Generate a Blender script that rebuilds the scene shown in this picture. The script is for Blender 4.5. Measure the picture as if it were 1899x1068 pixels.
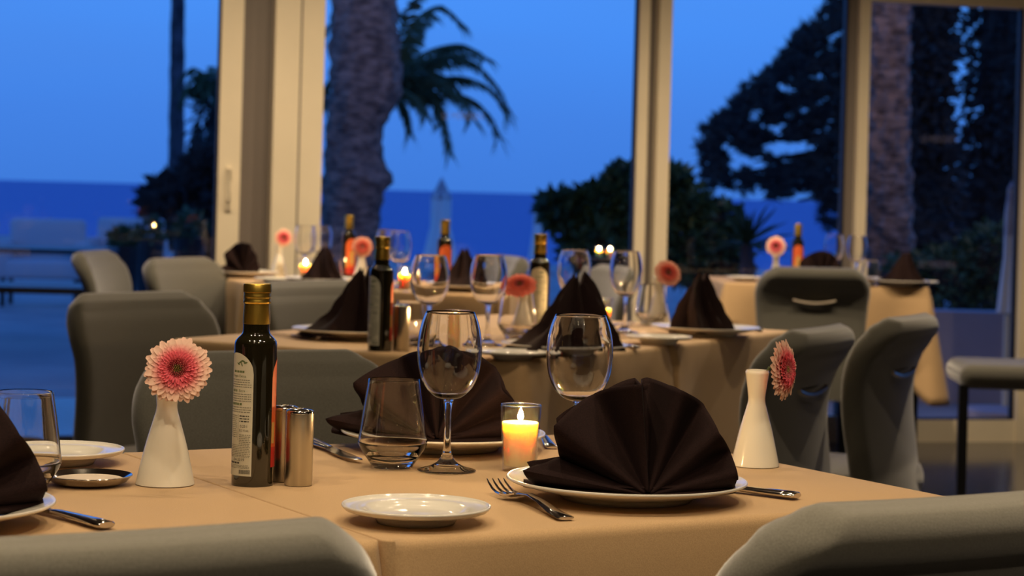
import bpy, bmesh, math, random
from mathutils import Vector, Matrix
R = math.radians
PI = math.pi
random.seed(7)
for o in list(bpy.data.objects):
    bpy.data.objects.remove(o)
SC = bpy.context.scene
COL = SC.collection

# ------------------------------------------------------------------ camera
FPX, CX, CY, ROLL, CAMZ = 3950.0, 949.5, 357.0, R(1.5), 1.09
YS = FPX / 3500      # depth scale of the distances listed below
cr, sr = math.cos(ROLL), math.sin(ROLL)
cd = bpy.data.cameras.new('camera')
cam = bpy.data.objects.new('camera', cd)
COL.objects.link(cam)
cd.sensor_width = 36
cd.lens = 36 * FPX / 1899
cd.shift_y = (CY - 534) / 1899
cd.clip_end = 9000
cd.clip_start = 0.05
cd.dof.use_dof = True
cd.dof.focus_distance = 2.46
cd.dof.aperture_fstop = 9.0
cam.matrix_world = Matrix(((cr, -sr, 0, 0), (0, 0, -1, 0), (sr, cr, 0, CAMZ), (0, 0, 0, 1)))
SC.camera = cam

# ------------------------------------------------------------------ world: dusk sky
w = bpy.data.worlds.new('dusk_sky')
SC.world = w
w.use_nodes = True
nt = w.node_tree
nt.nodes.clear()
tc = nt.nodes.new('ShaderNodeTexCoord')
sep = nt.nodes.new('ShaderNodeSeparateXYZ')
ramp = nt.nodes.new('ShaderNodeValToRGB')
bgn = nt.nodes.new('ShaderNodeBackground')
out = nt.nodes.new('ShaderNodeOutputWorld')
nt.links.new(tc.outputs['Generated'], sep.inputs[0])
nt.links.new(sep.outputs['Z'], ramp.inputs[0])
noi = nt.nodes.new('ShaderNodeTexNoise')
noi.inputs['Scale'].default_value = 2.2
noi.inputs['Detail'].default_value = 3
mp = nt.nodes.new('ShaderNodeMapping')
mp.inputs['Scale'].default_value = (1, 1, 5)
nt.links.new(tc.outputs['Generated'], mp.inputs[0])
nt.links.new(mp.outputs[0], noi.inputs['Vector'])
mixw = nt.nodes.new('ShaderNodeMix')
mixw.data_type = 'RGBA'
mixw.inputs['B'].default_value = (0.085, 0.235, 0.72, 1)
mr = nt.nodes.new('ShaderNodeMapRange')
mr.inputs['From Min'].default_value = .45
mr.inputs['From Max'].default_value = .75
mr.inputs['To Max'].default_value = .45
nt.links.new(noi.outputs['Fac'], mr.inputs['Value'])
nt.links.new(mr.outputs[0], mixw.inputs['Factor'])
nt.links.new(ramp.outputs[0], mixw.inputs['A'])
nt.links.new(mixw.outputs['Result'], bgn.inputs['Color'])
nt.links.new(bgn.outputs[0], out.inputs[0])
e = ramp.color_ramp.elements
e[0].position = 0.0
e[0].color = (0.056, 0.22, 0.78, 1)
e[1].position = 1.0
e[1].color = (0.02, 0.09, 0.42, 1)
for p, c_ in ((.035, (.064, .25, .86)), (.10, (.078, .335, 1.08)), (.3, (.062, .27, 1.0))):
    k = ramp.color_ramp.elements.new(p)
    k.color = (*c_, 1)
bgn.inputs['Strength'].default_value = 1.0

# ------------------------------------------------------------------ exposure
SC.view_settings.view_transform = 'Standard'
SC.view_settings.look = 'None'
SC.view_settings.exposure = 0.0
SC.view_settings.gamma = 1.0
SC.view_settings.use_curve_mapping = False

# ------------------------------------------------------------------ ceiling downlights (light only; fixtures below)
CEIL = 2.95
DOWN = [(-1.15, 1.75, 36), (-0.45, 1.70, 24), (0.35, 1.95, 33), (1.1, 1.95, 40), (-0.35, 3.2, 24), (0.45, 3.2, 22), (-1.5, 5.0, 16),
        (0.35, 4.9, 34), (1.3, 5.0, 34), (-0.95, 7.3, 130), (-0.2, 7.4, 60), (0.9, 7.3, 120), (2.1, 7.4, 130),
        (-1.9, 7.5, 22), (-0.5, 0.0, 64), (0.8, 0.0, 64), (-0.34, 1.48, 210), (0.50, 1.74, 210)]
for i, (x, y, p) in enumerate(DOWN):
    ld = bpy.data.lights.new('downlight_beam', 'SPOT')
    ld.energy = p
    ld.color = (1.0, .77, .50)
    ld.spot_size = R(150 if y > 6 or y < 1 else (25 if p > 200 else 100))
    ld.spot_blend = .7
    ld.shadow_soft_size = .025
    lo = bpy.data.objects.new('downlight_beam', ld)
    lo.location = (x, y, CEIL - .06)
    COL.objects.link(lo)

# added unseen spots above the windows, put in to warm the trunk and garden
for x, y in ((-2.6, 9.6), (0.0, 10.2), (2.6, 10.8)):
    ld = bpy.data.lights.new('added_garden_beam', 'SPOT'); ld.energy = 80; ld.color = (1.0, .66, .40)
    ld.spot_size = R(96); ld.spot_blend = .6; ld.shadow_soft_size = .05
    lo = bpy.data.objects.new('added_garden_beam', ld); lo.location = (x, y, 3.3); lo.rotation_euler = (R(82), 0, 0); COL.objects.link(lo)

# ------------------------------------------------------------------ pixel helpers (photo pixel -> point in the room)
def uv(px, py):
    dx, dy = px - CX, CY - py
    return dx * cr - dy * sr, dx * sr + dy * cr
def at(px, py, z=.75):
    u, v = uv(px, py)
    D = (z - CAMZ) * FPX / v
    return Vector((u * D / FPX, D, z))
def pd(px, py, D):
    u, v = uv(px, py); D = D * YS
    return Vector((u * D / FPX, D, CAMZ + v * D / FPX))

# ------------------------------------------------------------------ materials
def mat(name, col=(.5, .5, .5), rough=.5, metal=0, **kw):
    m = bpy.data.materials.new(name)
    m.use_nodes = True
    b = m.node_tree.nodes['Principled BSDF']
    b.inputs['Base Color'].default_value = (*col, 1)
    b.inputs['Roughness'].default_value = rough
    b.inputs['Metallic'].default_value = metal
    for k, v in kw.items():
        k = k.replace('_', ' ')
        b.inputs[k].default_value = v
    return m
def noisy(m, scale, c1, c2, bump=0, bscale=None, detail=4, stretch=(1, 1, 1), bdist=.001, lo=.35, hi=.65):
    t = m.node_tree
    b = t.nodes['Principled BSDF']
    tc = t.nodes.new('ShaderNodeTexCoord')
    mpn = t.nodes.new('ShaderNodeMapping')
    mpn.inputs['Scale'].default_value = stretch
    n = t.nodes.new('ShaderNodeTexNoise')
    n.inputs['Scale'].default_value = scale
    n.inputs['Detail'].default_value = detail
    r = t.nodes.new('ShaderNodeValToRGB')
    r.color_ramp.elements[0].position = lo
    r.color_ramp.elements[1].position = hi
    r.color_ramp.elements[0].color = (*c1, 1)
    r.color_ramp.elements[1].color = (*c2, 1)
    t.links.new(tc.outputs['Object'], mpn.inputs[0])
    t.links.new(mpn.outputs[0], n.inputs['Vector'])
    t.links.new(n.outputs['Fac'], r.inputs[0])
    t.links.new(r.outputs[0], b.inputs['Base Color'])
    if bump:
        n2 = t.nodes.new('ShaderNodeTexNoise')
        n2.inputs['Scale'].default_value = bscale or scale
        n2.inputs['Detail'].default_value = 3
        bp = t.nodes.new('ShaderNodeBump')
        bp.inputs['Strength'].default_value = bump
        bp.inputs['Distance'].default_value = bdist
        t.links.new(mpn.outputs[0], n2.inputs['Vector'])
        t.links.new(n2.outputs['Fac'], bp.inputs['Height'])
        t.links.new(bp.outputs[0], b.inputs['Normal'])
    return m
def glassmat(name, ior=1.5, col=(1, 1, 1)):
    m = bpy.data.materials.new(name)
    m.use_nodes = True
    t = m.node_tree
    t.nodes.clear()
    g = t.nodes.new('ShaderNodeBsdfGlass')
    g.inputs['IOR'].default_value = ior
    g.inputs['Roughness'].default_value = 0
    g.inputs['Color'].default_value = (*col, 1)
    o = t.nodes.new('ShaderNodeOutputMaterial')
    t.links.new(g.outputs[0], o.inputs[0])
    return m
def thinglass(name, ior=1.45, tint=(1, 1, 1)):
    m = bpy.data.materials.new(name)
    m.use_nodes = True
    t = m.node_tree
    t.nodes.clear()
    a = t.nodes.new('ShaderNodeBsdfTransparent')
    a.inputs[0].default_value = (*tint, 1)
    g = t.nodes.new('ShaderNodeBsdfGlossy')
    g.inputs['Roughness'].default_value = 0
    f = t.nodes.new('ShaderNodeFresnel')
    ge = t.nodes.new('ShaderNodeNewGeometry')      # same reflectance on both faces of a thin sheet
    mi = t.nodes.new('ShaderNodeMix')
    mi.inputs['A'].default_value = ior
    mi.inputs['B'].default_value = 1 / ior
    t.links.new(ge.outputs['Backfacing'], mi.inputs['Factor'])
    t.links.new(mi.outputs['Result'], f.inputs[0])
    x = t.nodes.new('ShaderNodeMixShader')
    o = t.nodes.new('ShaderNodeOutputMaterial')
    t.links.new(f.outputs[0], x.inputs[0])
    t.links.new(a.outputs[0], x.inputs[1])
    t.links.new(g.outputs[0], x.inputs[2])
    t.links.new(x.outputs[0], o.inputs[0])
    return m
def emis(name, col, s):
    m = bpy.data.materials.new(name)
    m.use_nodes = True
    t = m.node_tree
    t.nodes.clear()
    g = t.nodes.new('ShaderNodeEmission')
    g.inputs[0].default_value = (*col, 1)
    g.inputs[1].default_value = s
    o = t.nodes.new('ShaderNodeOutputMaterial')
    t.links.new(g.outputs[0], o.inputs[0])
    return m
def attrmat(name, rough=.6):
    m = mat(name, rough=rough)
    t = m.node_tree
    a = t.nodes.new('ShaderNodeAttribute')
    a.attribute_name = 'Col'
    t.links.new(a.outputs['Color'], t.nodes['Principled BSDF'].inputs['Base Color'])
    return m

M = {}
M['cloth'] = noisy(mat('sand_tablecloth', rough=.85, Sheen_Weight=.15), 900, (.50, .325, .165), (.60, .40, .21), .35, 900, bdist=.0006)
M['napkin'] = noisy(mat('plum_brown_linen', rough=.9, Specular_IOR_Level=.12), 700, (.012, .006, .006), (.021, .010, .010), .25, 700, bdist=.0005)
M['chair'] = noisy(mat('grey_chair_fabric', rough=.95, Sheen_Weight=.8, Sheen_Roughness=.42), 700, (.075, .072, .060), (.110, .106, .090), .4, 500, bdist=.0007)
M['porcelain'] = mat('glazed_porcelain', (.80, .77, .70), .12)
M['vase'] = mat('cream_glazed_vase', (.90, .86, .74), .14)
M['steel'] = mat('polished_steel', (.62, .58, .54), .12, 1)
M['brushed'] = noisy(mat('brushed_steel', rough=.3, metal=1), 60, (.42, .40, .35), (.60, .57, .50), .2, 300, stretch=(1, 1, .02), bdist=.0003)
M['gold'] = mat('gold_foil', (.92, .62, .12), .34, 1)
M['bottle'] = mat('dark_olive_glass', (.012, .010, .004), .06, 0, Coat_Weight=1.0, Coat_Roughness=.03)
M['paper'] = mat('cream_label_paper', (.62, .60, .48), .55)
M['ink'] = mat('label_ink', (.05, .05, .04), .6)
M['ink_soft'] = mat('label_ink_grey', (.23, .23, .18), .6)
M['ink_green'] = mat('label_ink_green', (.12, .17, .07), .6)
M['red'] = mat('red_label', (.55, .03, .02), .5)
M['orange'] = mat('orange_label', (.75, .13, .03), .5)
M['yellow'] = mat('yellow_label', (.62, .36, .10), .5)
M['satin'] = mat('satin_steel_bar', (.60, .52, .42), .34, 1)
M['darkmetal'] = mat('dark_leg_metal', (.03, .03, .032), .4, .6)
M['slot'] = mat('dark_slot_lining', (.01, .01, .01), .9)
M['glass'] = glassmat('clear_glass')
M['cup'] = thinglass('clear_cup_glass', 1.7)
M['window'] = thinglass('window_glass', 1.42, (.97, .98, .985))
M['wax'] = mat('ivory_wax', (.95, .72, .42), .45, 0, Subsurface_Weight=1.0, Subsurface_Scale=.03)
M['wax'].node_tree.nodes['Principled BSDF'].inputs['Subsurface Radius'].default_value = (1.0, .62, .28)
M['flame'] = emis('candle_flame', (1, .60, .24), 1500)
M['wick'] = mat('charred_wick', (.02, .015, .01), .9)
M['petal'] = attrmat('gerbera_petal')
M['stem'] = mat('flower_stem', (.10, .13, .04), .6)
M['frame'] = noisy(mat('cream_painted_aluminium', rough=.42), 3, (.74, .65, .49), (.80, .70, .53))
M['frameside'] = mat('shade_grey_aluminium', (.17, .145, .13), .4)  # recess shade put into the colour; seam and grey stile share it
M['gasket'] = mat('black_gasket', (.006, .006, .008), .5)
M['ceil'] = mat('dark_ceiling_paint', (.22, .18, .14), .9)
M['wallp'] = mat('brown_wall_paint', (.10, .07, .05), .8)
M['lampface'] = emis('lit_lamp_face', (1, .77, .50), 90)
M['bark'] = noisy(mat('palm_bark', rough=.95), 9, (.10, .07, .06), (.36, .25, .20), .9, 14, stretch=(1, 1, 2.2), bdist=.06)
M['bark2'] = noisy(mat('tree_bark', rough=.95), 6, (.03, .026, .03), (.11, .095, .11), .9, 9, stretch=(1, 1, .5), bdist=.08)
M['frond'] = mat('palm_frond_green', (.06, .09, .035), .7)
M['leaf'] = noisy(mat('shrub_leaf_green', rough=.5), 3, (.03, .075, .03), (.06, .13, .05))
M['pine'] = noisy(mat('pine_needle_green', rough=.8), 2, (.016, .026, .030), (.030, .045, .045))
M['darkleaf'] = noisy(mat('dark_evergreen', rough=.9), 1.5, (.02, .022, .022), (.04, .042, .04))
M['canvas'] = mat('white_parasol_canvas', (.88, .84, .82), .8)
M['stone'] = noisy(mat('terrace_stone', rough=.55), 1.2, (.26, .25, .26), (.38, .36, .36))
M['gwall'] = noisy(mat('garden_wall_render', rough=.8), 2, (.44, .37, .40), (.52, .43, .46))
M['white'] = mat('white_outdoor_cushion', (.5, .52, .55), .8)
M['letter'] = mat('frosted_lettering', (.20, .20, .34), .7, Alpha=.34)
M['doily'] = mat('pale_paper_doily', (.78, .66, .54), .9)
# dark boards
fm = noisy(mat('dark_floor_boards', rough=.12), 14, (.014, .014, .018), (.032, .03, .034), .25, 20, stretch=(8, .6, 1), bdist=.002)
M['floor'] = fm
# sea
sm = mat('sea_water', (.03, .12, .48), .45)
sm.node_tree.nodes['Principled BSDF'].inputs['Specular IOR Level'].default_value = .25
t_ = sm.node_tree
n_ = t_.nodes.new('ShaderNodeTexNoise'); n_.inputs['Scale'].default_value = .25; n_.inputs['Detail'].default_value = 6
b_ = t_.nodes.new('ShaderNodeBump'); b_.inputs['Strength'].default_value = .8; b_.inputs['Distance'].default_value = 1.2
c_ = t_.nodes.new('ShaderNodeTexCoord')
t_.links.new(c_.outputs['Object'], n_.inputs['Vector']); t_.links.new(n_.outputs['Fac'], b_.inputs['Height'])
t_.links.new(b_.outputs[0], t_.nodes['Principled BSDF'].inputs['Normal'])
M['sea'] = sm

# ------------------------------------------------------------------ mesh kit
class MB:
    def __init__(s):
        s.v = []; s.f = []; s.c = []
    def add(s, vs, fs):
        b = len(s.v)
        s.v += [tuple(p) for p in vs]
        s.f += [tuple(b + i for i in f) for f in fs]
        return s
    def box(s, x0, x1, y0, y1, z0, z1):
        v = [(x, y, z) for z in (z0, z1) for y in (y0, y1) for x in (x0, x1)]
        return s.add(v, [(0, 2, 3, 1), (4, 5, 7, 6), (0, 1, 5, 4), (2, 6, 7, 3), (0, 4, 6, 2), (1, 3, 7, 5)])
    def obox(s, o, ax, ay, az, a0, a1, b0, b1, c0, c1):
        v = [o + ax * a + ay * b + az * c for c in (c0, c1) for b in (b0, b1) for a in (a0, a1)]
        return s.add(v, [(0, 2, 3, 1), (4, 5, 7, 6), (0, 1, 5, 4), (2, 6, 7, 3), (0, 4, 6, 2), (1, 3, 7, 5)])
    def lathe(s, prof, n=48, cx=0, cy=0, closed=False):
        # prof: list of (r, z); r == 0 collapses to a pole
        rings = []
        for r, z in prof:
            if r < 1e-6:
                rings.append([len(s.v)]); s.v.append((cx, cy, z))
            else:
                b = len(s.v); rings.append(list(range(b, b + n)))
                s.v += [(cx + r * math.cos(2 * PI * i / n), cy + r * math.sin(2 * PI * i / n), z) for i in range(n)]
        pr = list(zip(rings, rings[1:]))
        if closed: pr.append((rings[-1], rings[0]))
        for a, b in pr:
            for i in range(n):
                j = (i + 1) % n
                if len(a) == 1 and len(b) == 1: continue
                if len(a) == 1: s.f.append((a[0], b[j], b[i]))
                elif len(b) == 1: s.f.append((a[i], a[j], b[0]))
                else: s.f.append((a[i], a[j], b[j], b[i]))
        return s
    def loft(s, rings, cap=True):
        n = len(rings[0]); base = len(s.v)
        for r in rings: s.v += [tuple(p) for p in r]
        for k in range(len(rings) - 1):
            for i in range(n):
                j = (i + 1) % n
                a = base + k * n; b = a + n
                s.f.append((a + i, a + j, b + j, b + i))
        if cap:
            s.f.append(tuple(base + i for i in reversed(range(n))))
            s.f.append(tuple(base + (len(rings) - 1) * n + i for i in range(n)))
        return s
    def tube(s, pts, r, n=8, cap=True):
        pts = [Vector(p) for p in pts]
        rs = r if isinstance(r, (list, tuple)) else [r] * len(pts)
        rings = []
        up = Vector((0, 0, 1))
        for i, p in enumerate(pts):
            d = (pts[min(i + 1, len(pts) - 1)] - pts[max(i - 1, 0)]).normalized()
            a = d.cross(up)
            if a.length < .05: a = d.cross(Vector((1, 0, 0)))
            a.normalize(); b = a.cross(d)
            rings.append([p + (a * math.cos(2 * PI * k / n) + b * math.sin(2 * PI * k / n)) * rs[i] for k in range(n)])
        return s.loft(rings, cap)
    def grid(s, P):
        h = len(P); w_ = len(P[0]); b = len(s.v)
        for r in P: s.v += [tuple(p) for p in r]
        for i in range(h - 1):
            for j in range(w_ - 1):
                s.f.append((b + i * w_ + j, b + i * w_ + j + 1, b + (i + 1) * w_ + j + 1, b + (i + 1) * w_ + j))
        return s
    def build(s, name, m, parent=None, smooth=True, angle=40, cols=None, fix=False):
        me = bpy.data.meshes.new(name)
        me.from_pydata(s.v, [], s.f)
        if fix:
            bm = bmesh.new(); bm.from_mesh(me)
            bmesh.ops.recalc_face_normals(bm, faces=bm.faces)
            bm.to_mesh(me); bm.free()
        me.materials.append(M[m] if isinstance(m, str) else m)
        if smooth:
            me.polygons.foreach_set('use_smooth', [True] * len(me.polygons))
            try: me.set_sharp_from_angle(angle=R(angle))
            except Exception: pass
        if cols:
            ca = me.color_attributes.new('Col', 'FLOAT_COLOR', 'POINT')
            for i, c in enumerate(cols): ca.data[i].color = (*c, 1)
        me.update()
        o = bpy.data.objects.new(name, me)
        COL.objects.link(o)
        if parent: o.parent = parent
        return o

def rbox(name, m, parent, x0, x1, y0, y1, z0, z1, r=.01, seg=3):
    bm = bmesh.new()
    v = [bm.verts.new((x, y, z)) for z in (z0, z1) for y in (y0, y1) for x in (x0, x1)]
    for f in [(0, 2, 3, 1), (4, 5, 7, 6), (0, 1, 5, 4), (2, 6, 7, 3), (0, 4, 6, 2), (1, 3, 7, 5)]:
        bm.faces.new([v[i] for i in f])
    bmesh.ops.bevel(bm, geom=list(bm.edges), offset=r, segments=seg, profile=.5, affect='EDGES')
    me = bpy.data.meshes.new(name)
    bm.to_mesh(me); bm.free()
    me.materials.append(M[m])
    me.polygons.foreach_set('use_smooth', [True] * len(me.polygons))
    o = bpy.data.objects.new(name, me); COL.objects.link(o)
    if parent: o.parent = parent
    return o
def thing(name, label=None, cat=None, loc=(0, 0, 0), rz=0, group=None, kind=None):
    o = bpy.data.objects.new(name, None); COL.objects.link(o)
    o.empty_display_size = .05
    o.location = loc; o.rotation_euler = (0, 0, rz)
    return tag(o, label, cat, group, kind)
def tag(o, label=None, cat=None, group=None, kind=None):
    if label: o['label'] = label
    if cat: o['category'] = cat
    if group: o['group'] = group
    if kind: o['kind'] = kind
    return o
def dup(root, loc, rz=0, label=None, cat=None, group=None, scale=None):
    def cp(o, parent):
        n = o.copy(); COL.objects.link(n); n.parent = parent
        for ch in [c for c in ALLCH.get(o.name, [])]: cp(bpy.data.objects[ch], n)
        return n
    ALLCH = {}
    for o in bpy.data.objects:
        if o.parent: ALLCH.setdefault(o.parent.name, []).append(o.name)
    r = cp(root, None)
    place(r, loc, rz, label, cat, group, scale)
    return r
def place(r, loc, rz=0, label=None, cat=None, group=None, scale=None):
    r.location = loc; r.rotation_euler = (0, 0, rz)
    if scale is not None:
        r.scale = scale if isinstance(scale, (tuple, list)) else (scale,) * 3
    for k in ('label', 'category', 'group'):
        if k in r: del r[k]
    return tag(r, label, cat, group)
class Kit:
    """first call places the source itself, later calls place copies"""
    def __init__(s, make): s.make = make; s.src = None; s.used = False
    def __call__(s, loc, rz=0, label=None, cat=None, group=None, scale=None):
        if s.src is None:
            s.src = s.make(); return place(s.src, loc, rz, label, cat, group, scale)
        r = dup(s.src, loc, rz, label, cat, group, scale if scale is not None else 1)
        return r

# ------------------------------------------------------------------ room shell
def struct(o): o['kind'] = 'structure'; return o
AL = R(13.5)
WT = Vector((math.cos(AL), math.sin(AL), 0)); WN = Vector((math.sin(AL), -math.cos(AL), 0)); WO = Vector((0, 9.296, 0)); UP = Vector((0, 0, 1))
def ws(px):      # photo x at horizon height -> distance along the glass wall
    k = (px - CX) / FPX
    return k * 9.296 / (1 - math.tan(AL) * k) / math.cos(AL)
def wb(name, m, parent, s0, s1, z0, z1, n0, n1):
    return MB().obox(WO, WT, WN, UP, s0, s1, n0, n1, z0, z1).build(name, m, parent, smooth=False, fix=True)
SL, SR = -5.2, 5.0
struct(MB().box(-5.4, 5.2, -4, 10.7, -.1, 0).build('floor', 'floor', smooth=False))
struct(MB().box(-5.4, 5.2, -4, 10.7, CEIL, CEIL + .1).build('ceiling', 'ceil', smooth=False))
struct(MB().box(-5.4, 5.2, -4.1, -4, 0, CEIL).build('wall_back', 'wallp', smooth=False))
struct(MB().box(-5.4, -5.25, -4, 8.1, 0, CEIL).build('wall_left', 'wallp', smooth=False))
struct(MB().box(5.05, 5.2, -4, 10.5, 0, CEIL).build('wall_right', 'wallp', smooth=False))

def pane(name, s0, s1, z0, z1):
    w_ = thing(name, kind='structure'); w_.location = (0, 0, 0)
    wb('glass_pane', 'window', w_, s0, s1, z0, z1, -.004, 0)
    return w_
def text(body, size, m, parent, name='lettering', ext=.0006):
    cu = bpy.data.curves.new(name, 'FONT'); cu.body = body; cu.size = size; cu.extrude = ext; cu.align_x = 'CENTER'
    ob = bpy.data.objects.new('t', cu)
    COL.objects.link(ob)
    dg = bpy.context.evaluated_depsgraph_get()
    me = bpy.data.meshes.new_from_object(ob.evaluated_get(dg))
    bpy.data.objects.remove(ob)
    me.name = name; me.materials.clear(); me.materials.append(M[m])
    o = bpy.data.objects.new(name, me); COL.objects.link(o); o.parent = parent
    return o
def letters(win, px, py, size=.044, name='LE MERIDIEN'):
    k = ws(px - (py - 357) * -.026)
    P = WO + WT * k
    D = P.y
    z = CAMZ + uv(px, py)[1] * D / FPX
    o = text(name, size, 'letter', win)
    o.location = (P.x + WN.x * .003, P.y + WN.y * .003, z - size * .35)
    o.rotation_euler = (R(90), 0, AL)
    o.scale = (.74, 1, 1)
s412, s444, s500, s548, s591 = ws(403), ws(444), ws(500), ws(548), ws(591)
m1, m2, m3, m4 = ws(1175), ws(1194), ws(1209.5), ws(1233)
d1, d2, d3, dR = ws(1563), ws(1579.5), ws(1599), ws(1888)
w1 = pane('window_1', SL, s412, .03, CEIL)
letters(w1, 14, 468)
w2 = pane('window_2', s591, m1, .12, CEIL)
letters(w2, 858, 215)
w3 = pane('window_3', m4, d1, .12, CEIL)
w4 = pane('window_4', d3, dR, .10, 2.0)
letters(w4, 1741, 258)
letters(w4, 1737, 490)
w5 = pane('window_5', dR + .12, SR, .12, CEIL)
wb('sill_rail', 'gasket', w1, SL, s412, 0, .03, -.03, .02)
wb('gasket', 'gasket', w1, s412 - .012, s412, .03, CEIL, -.02, .012)
wb('bottom_rail', 'frame', w2, s591, m1, 0, .12, -.05, .03)
wb('gasket', 'gasket', w2, m1 - .010, m1, .12, CEIL, -.02, .012)
wb('bottom_rail', 'frame', w3, m4, d1, 0, .12, -.05, .03)
wb('gasket', 'gasket', w3, d1 - .010, d1, .12, CEIL, -.02, .012)
wb('bottom_rail', 'frame', w4, d3, dR, 0, .10, -.05, .03)
wb('header_rail', 'frame', w4, d3, dR, 2.0, 2.14, -.05, .03)
wb('transom_pane', 'window', w4, d3, dR, 2.14, CEIL, -.004, 0)
wb('gasket', 'gasket', w4, dR - .014, dR, .10, 2.0, -.02, .012)
wb('gasket', 'gasket', w4, d3, dR - .014, .10, .108, -.02, .012)
wb('stile', 'frame', w4, dR, dR + .12, 0, CEIL, -.05, .04)
wb('bottom_rail', 'frame', w5, dR + .12, SR, 0, .12, -.05, .03)
# posts
def trim(n): return thing('trim_%d' % n, kind='structure')
t1 = trim(1)
wb('stile', 'frame', t1, s412, s444, 0, CEIL, -.05, .015)
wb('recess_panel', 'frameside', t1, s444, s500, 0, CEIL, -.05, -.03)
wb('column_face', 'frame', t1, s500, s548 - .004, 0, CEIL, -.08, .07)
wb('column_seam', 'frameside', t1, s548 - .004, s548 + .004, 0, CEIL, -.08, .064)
wb('column_face', 'frame', t1, s548 + .004, s591, 0, CEIL, -.08, .07)
hz = pd(424, 345, 7.98).z
wb('handle_plate', 'frame', t1, ws(418), ws(428), hz - .10, hz + .08, .015, .03)
hb = MB().tube([WO + WT * ws(423) + WN * .03 + UP * (hz + .07), WO + WT * ws(423) + WN * .06 + UP * (hz + .07), WO + WT * ws(423) + WN * .06 + UP * (hz - .06), WO + WT * ws(423) + WN * .03 + UP * (hz - .06)], .007, 8)
hb.build('door_handle', 'frame', t1)
t2 = trim(2)
wb('stile', 'frame', t2, m1, m2, 0, CEIL, -.05, .03)
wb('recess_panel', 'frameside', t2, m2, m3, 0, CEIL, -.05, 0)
wb('stile', 'frame', t2, m3, m4, 0, CEIL, -.05, .05)
t3 = trim(3)
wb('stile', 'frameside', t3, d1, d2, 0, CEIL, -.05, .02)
wb('stile', 'frame', t3, d2, d3, 0, CEIL, -.05, .05)

for x, y, p in DOWN:
    d = thing('ceiling_downlight', 'small round recessed ceiling downlight above the tables', 'ceiling light', (x, y, CEIL), 0, 'recessed ceiling downlights')
    MB().lathe([(.034, 0), (.05, 0), (.05, -.008), (.034, -.004)], 24, closed=True).build('trim_ring', 'frame', d)
    MB().lathe([(0, -.002), (.033, -.002), (.033, -.001), (0, -.001)], 24).build('lamp_face', 'lampface', d)

# ------------------------------------------------------------------ outside
g = MB()
g.add([(-40, 8.0, -.04), (-3.4, 8.0, -.04), (-3.4, 43, -.04), (-40, 43, -.04)], [(0, 1, 2, 3)])
g.add([(-3.4, 8.0, -.04), (40, 8.0, -.04), (40, 34, -.04), (-3.4, 34, -.04)], [(0, 1, 2, 3)])
struct(g.build('terrace', 'stone', smooth=False))
struct(MB().add([(-3000, 36, -2), (3000, 36, -2), (3000, 8000, -2), (-3000, 8000, -2)], [(0, 1, 2, 3)]).build('sea', 'sea', smooth=False))

from mathutils import noise as NZ
rnd = random.Random(11)
def foliage(name, m, parent, blobs, size, asp=.35, droop=0, rg=rnd, surface=.6):
    mb = MB()
    for (c, rx, ry, rz_, n) in blobs:
        for i in range(n):
            while True:
                p = Vector((rg.uniform(-1, 1), rg.uniform(-1, 1), rg.uniform(-1, 1))) * 1.08
                if p.length <= 1.08 and (p.length > surface or rg.random() < .3): break
            q = Vector((c[0] + p.x * rx, c[1] + p.y * ry, c[2] + p.z * rz_))
            d = (p.normalized() * .8 + Vector((rg.uniform(-1, 1), rg.uniform(-1, 1), rg.uniform(-1, 1) - droop))).normalized()
            s = d.cross(Vector((rg.uniform(-1, 1), rg.uniform(-1, 1), rg.uniform(-1, 1)))).normalized()
            L = size * rg.uniform(.6, 1.3); k = d.cross(s) * L * .08
            mb.add([q, q + d * L * .45 + s * L * asp * .5 + k, q + d * L, q + d * L * .45 - s * L * asp * .5 + k], [(0, 1, 2, 3)])
    return mb.build(name, m, parent, smooth=False)
def blob(name, m, parent, c, rx, ry, rz_, seed=0, amp=.25, n=24):
    mb = MB(); P = []
    for i in range(n + 1):
        ph = PI * i / n; row = []
        for j in range(2 * n + 1):
            th = PI * j / n
            d = Vector((math.sin(ph) * math.cos(th), math.sin(ph) * math.sin(th), math.cos(ph)))
            k = 1 + amp * NZ.noise(d * 3.1 + Vector((seed, 0, 0)))
            row.append((c[0] + d.x * rx * k, c[1] + d.y * ry * k, c[2] + d.z * rz_ * k))
        P.append(row)
    return mb.grid(P).build(name, m, parent)
def trunk(name, m, parent, rows, D, seed=0, scar=.10, n=26, dz=.07, bottom=None):
    # rows: (py, left px, right px) of the silhouette at distance D
    pr = []
    for py, a, b in rows:
        A, B = pd(a, py, D), pd(b, py, D)
        pr.append(((A.x + B.x) / 2, (A.z + B.z) / 2, (B.x - A.x) / 2))
    pr.sort(key=lambda t: t[1])
    if bottom is not None: pr.insert(0, (pr[0][0], bottom, pr[0][2] * 1.1))
    rings = []; z = pr[0][1]
    while z <= pr[-1][1] + .001:
        for a, b in zip(pr, pr[1:]):
            if a[1] <= z <= b[1]: break
        t = (z - a[1]) / max(1e-6, b[1] - a[1])
        x = a[0] + (b[0] - a[0]) * t; r = a[2] + (b[2] - a[2]) * t
        ring = []
        for i in range(n):
            th = 2 * PI * i / n
            lay = (z / (dz * 3) + i * 5 / n) % 1
            k = 1 - scar + scar * 1.6 * lay + .12 * NZ.noise(Vector((math.cos(th) * 2, math.sin(th) * 2, z * 3 + seed)))
            ring.append((x + r * k * math.cos(th), D * YS + r * k * math.sin(th), z))
        rings.append(ring); z += dz
    return MB().loft(rings).build(name, m, parent, angle=30)
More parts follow.
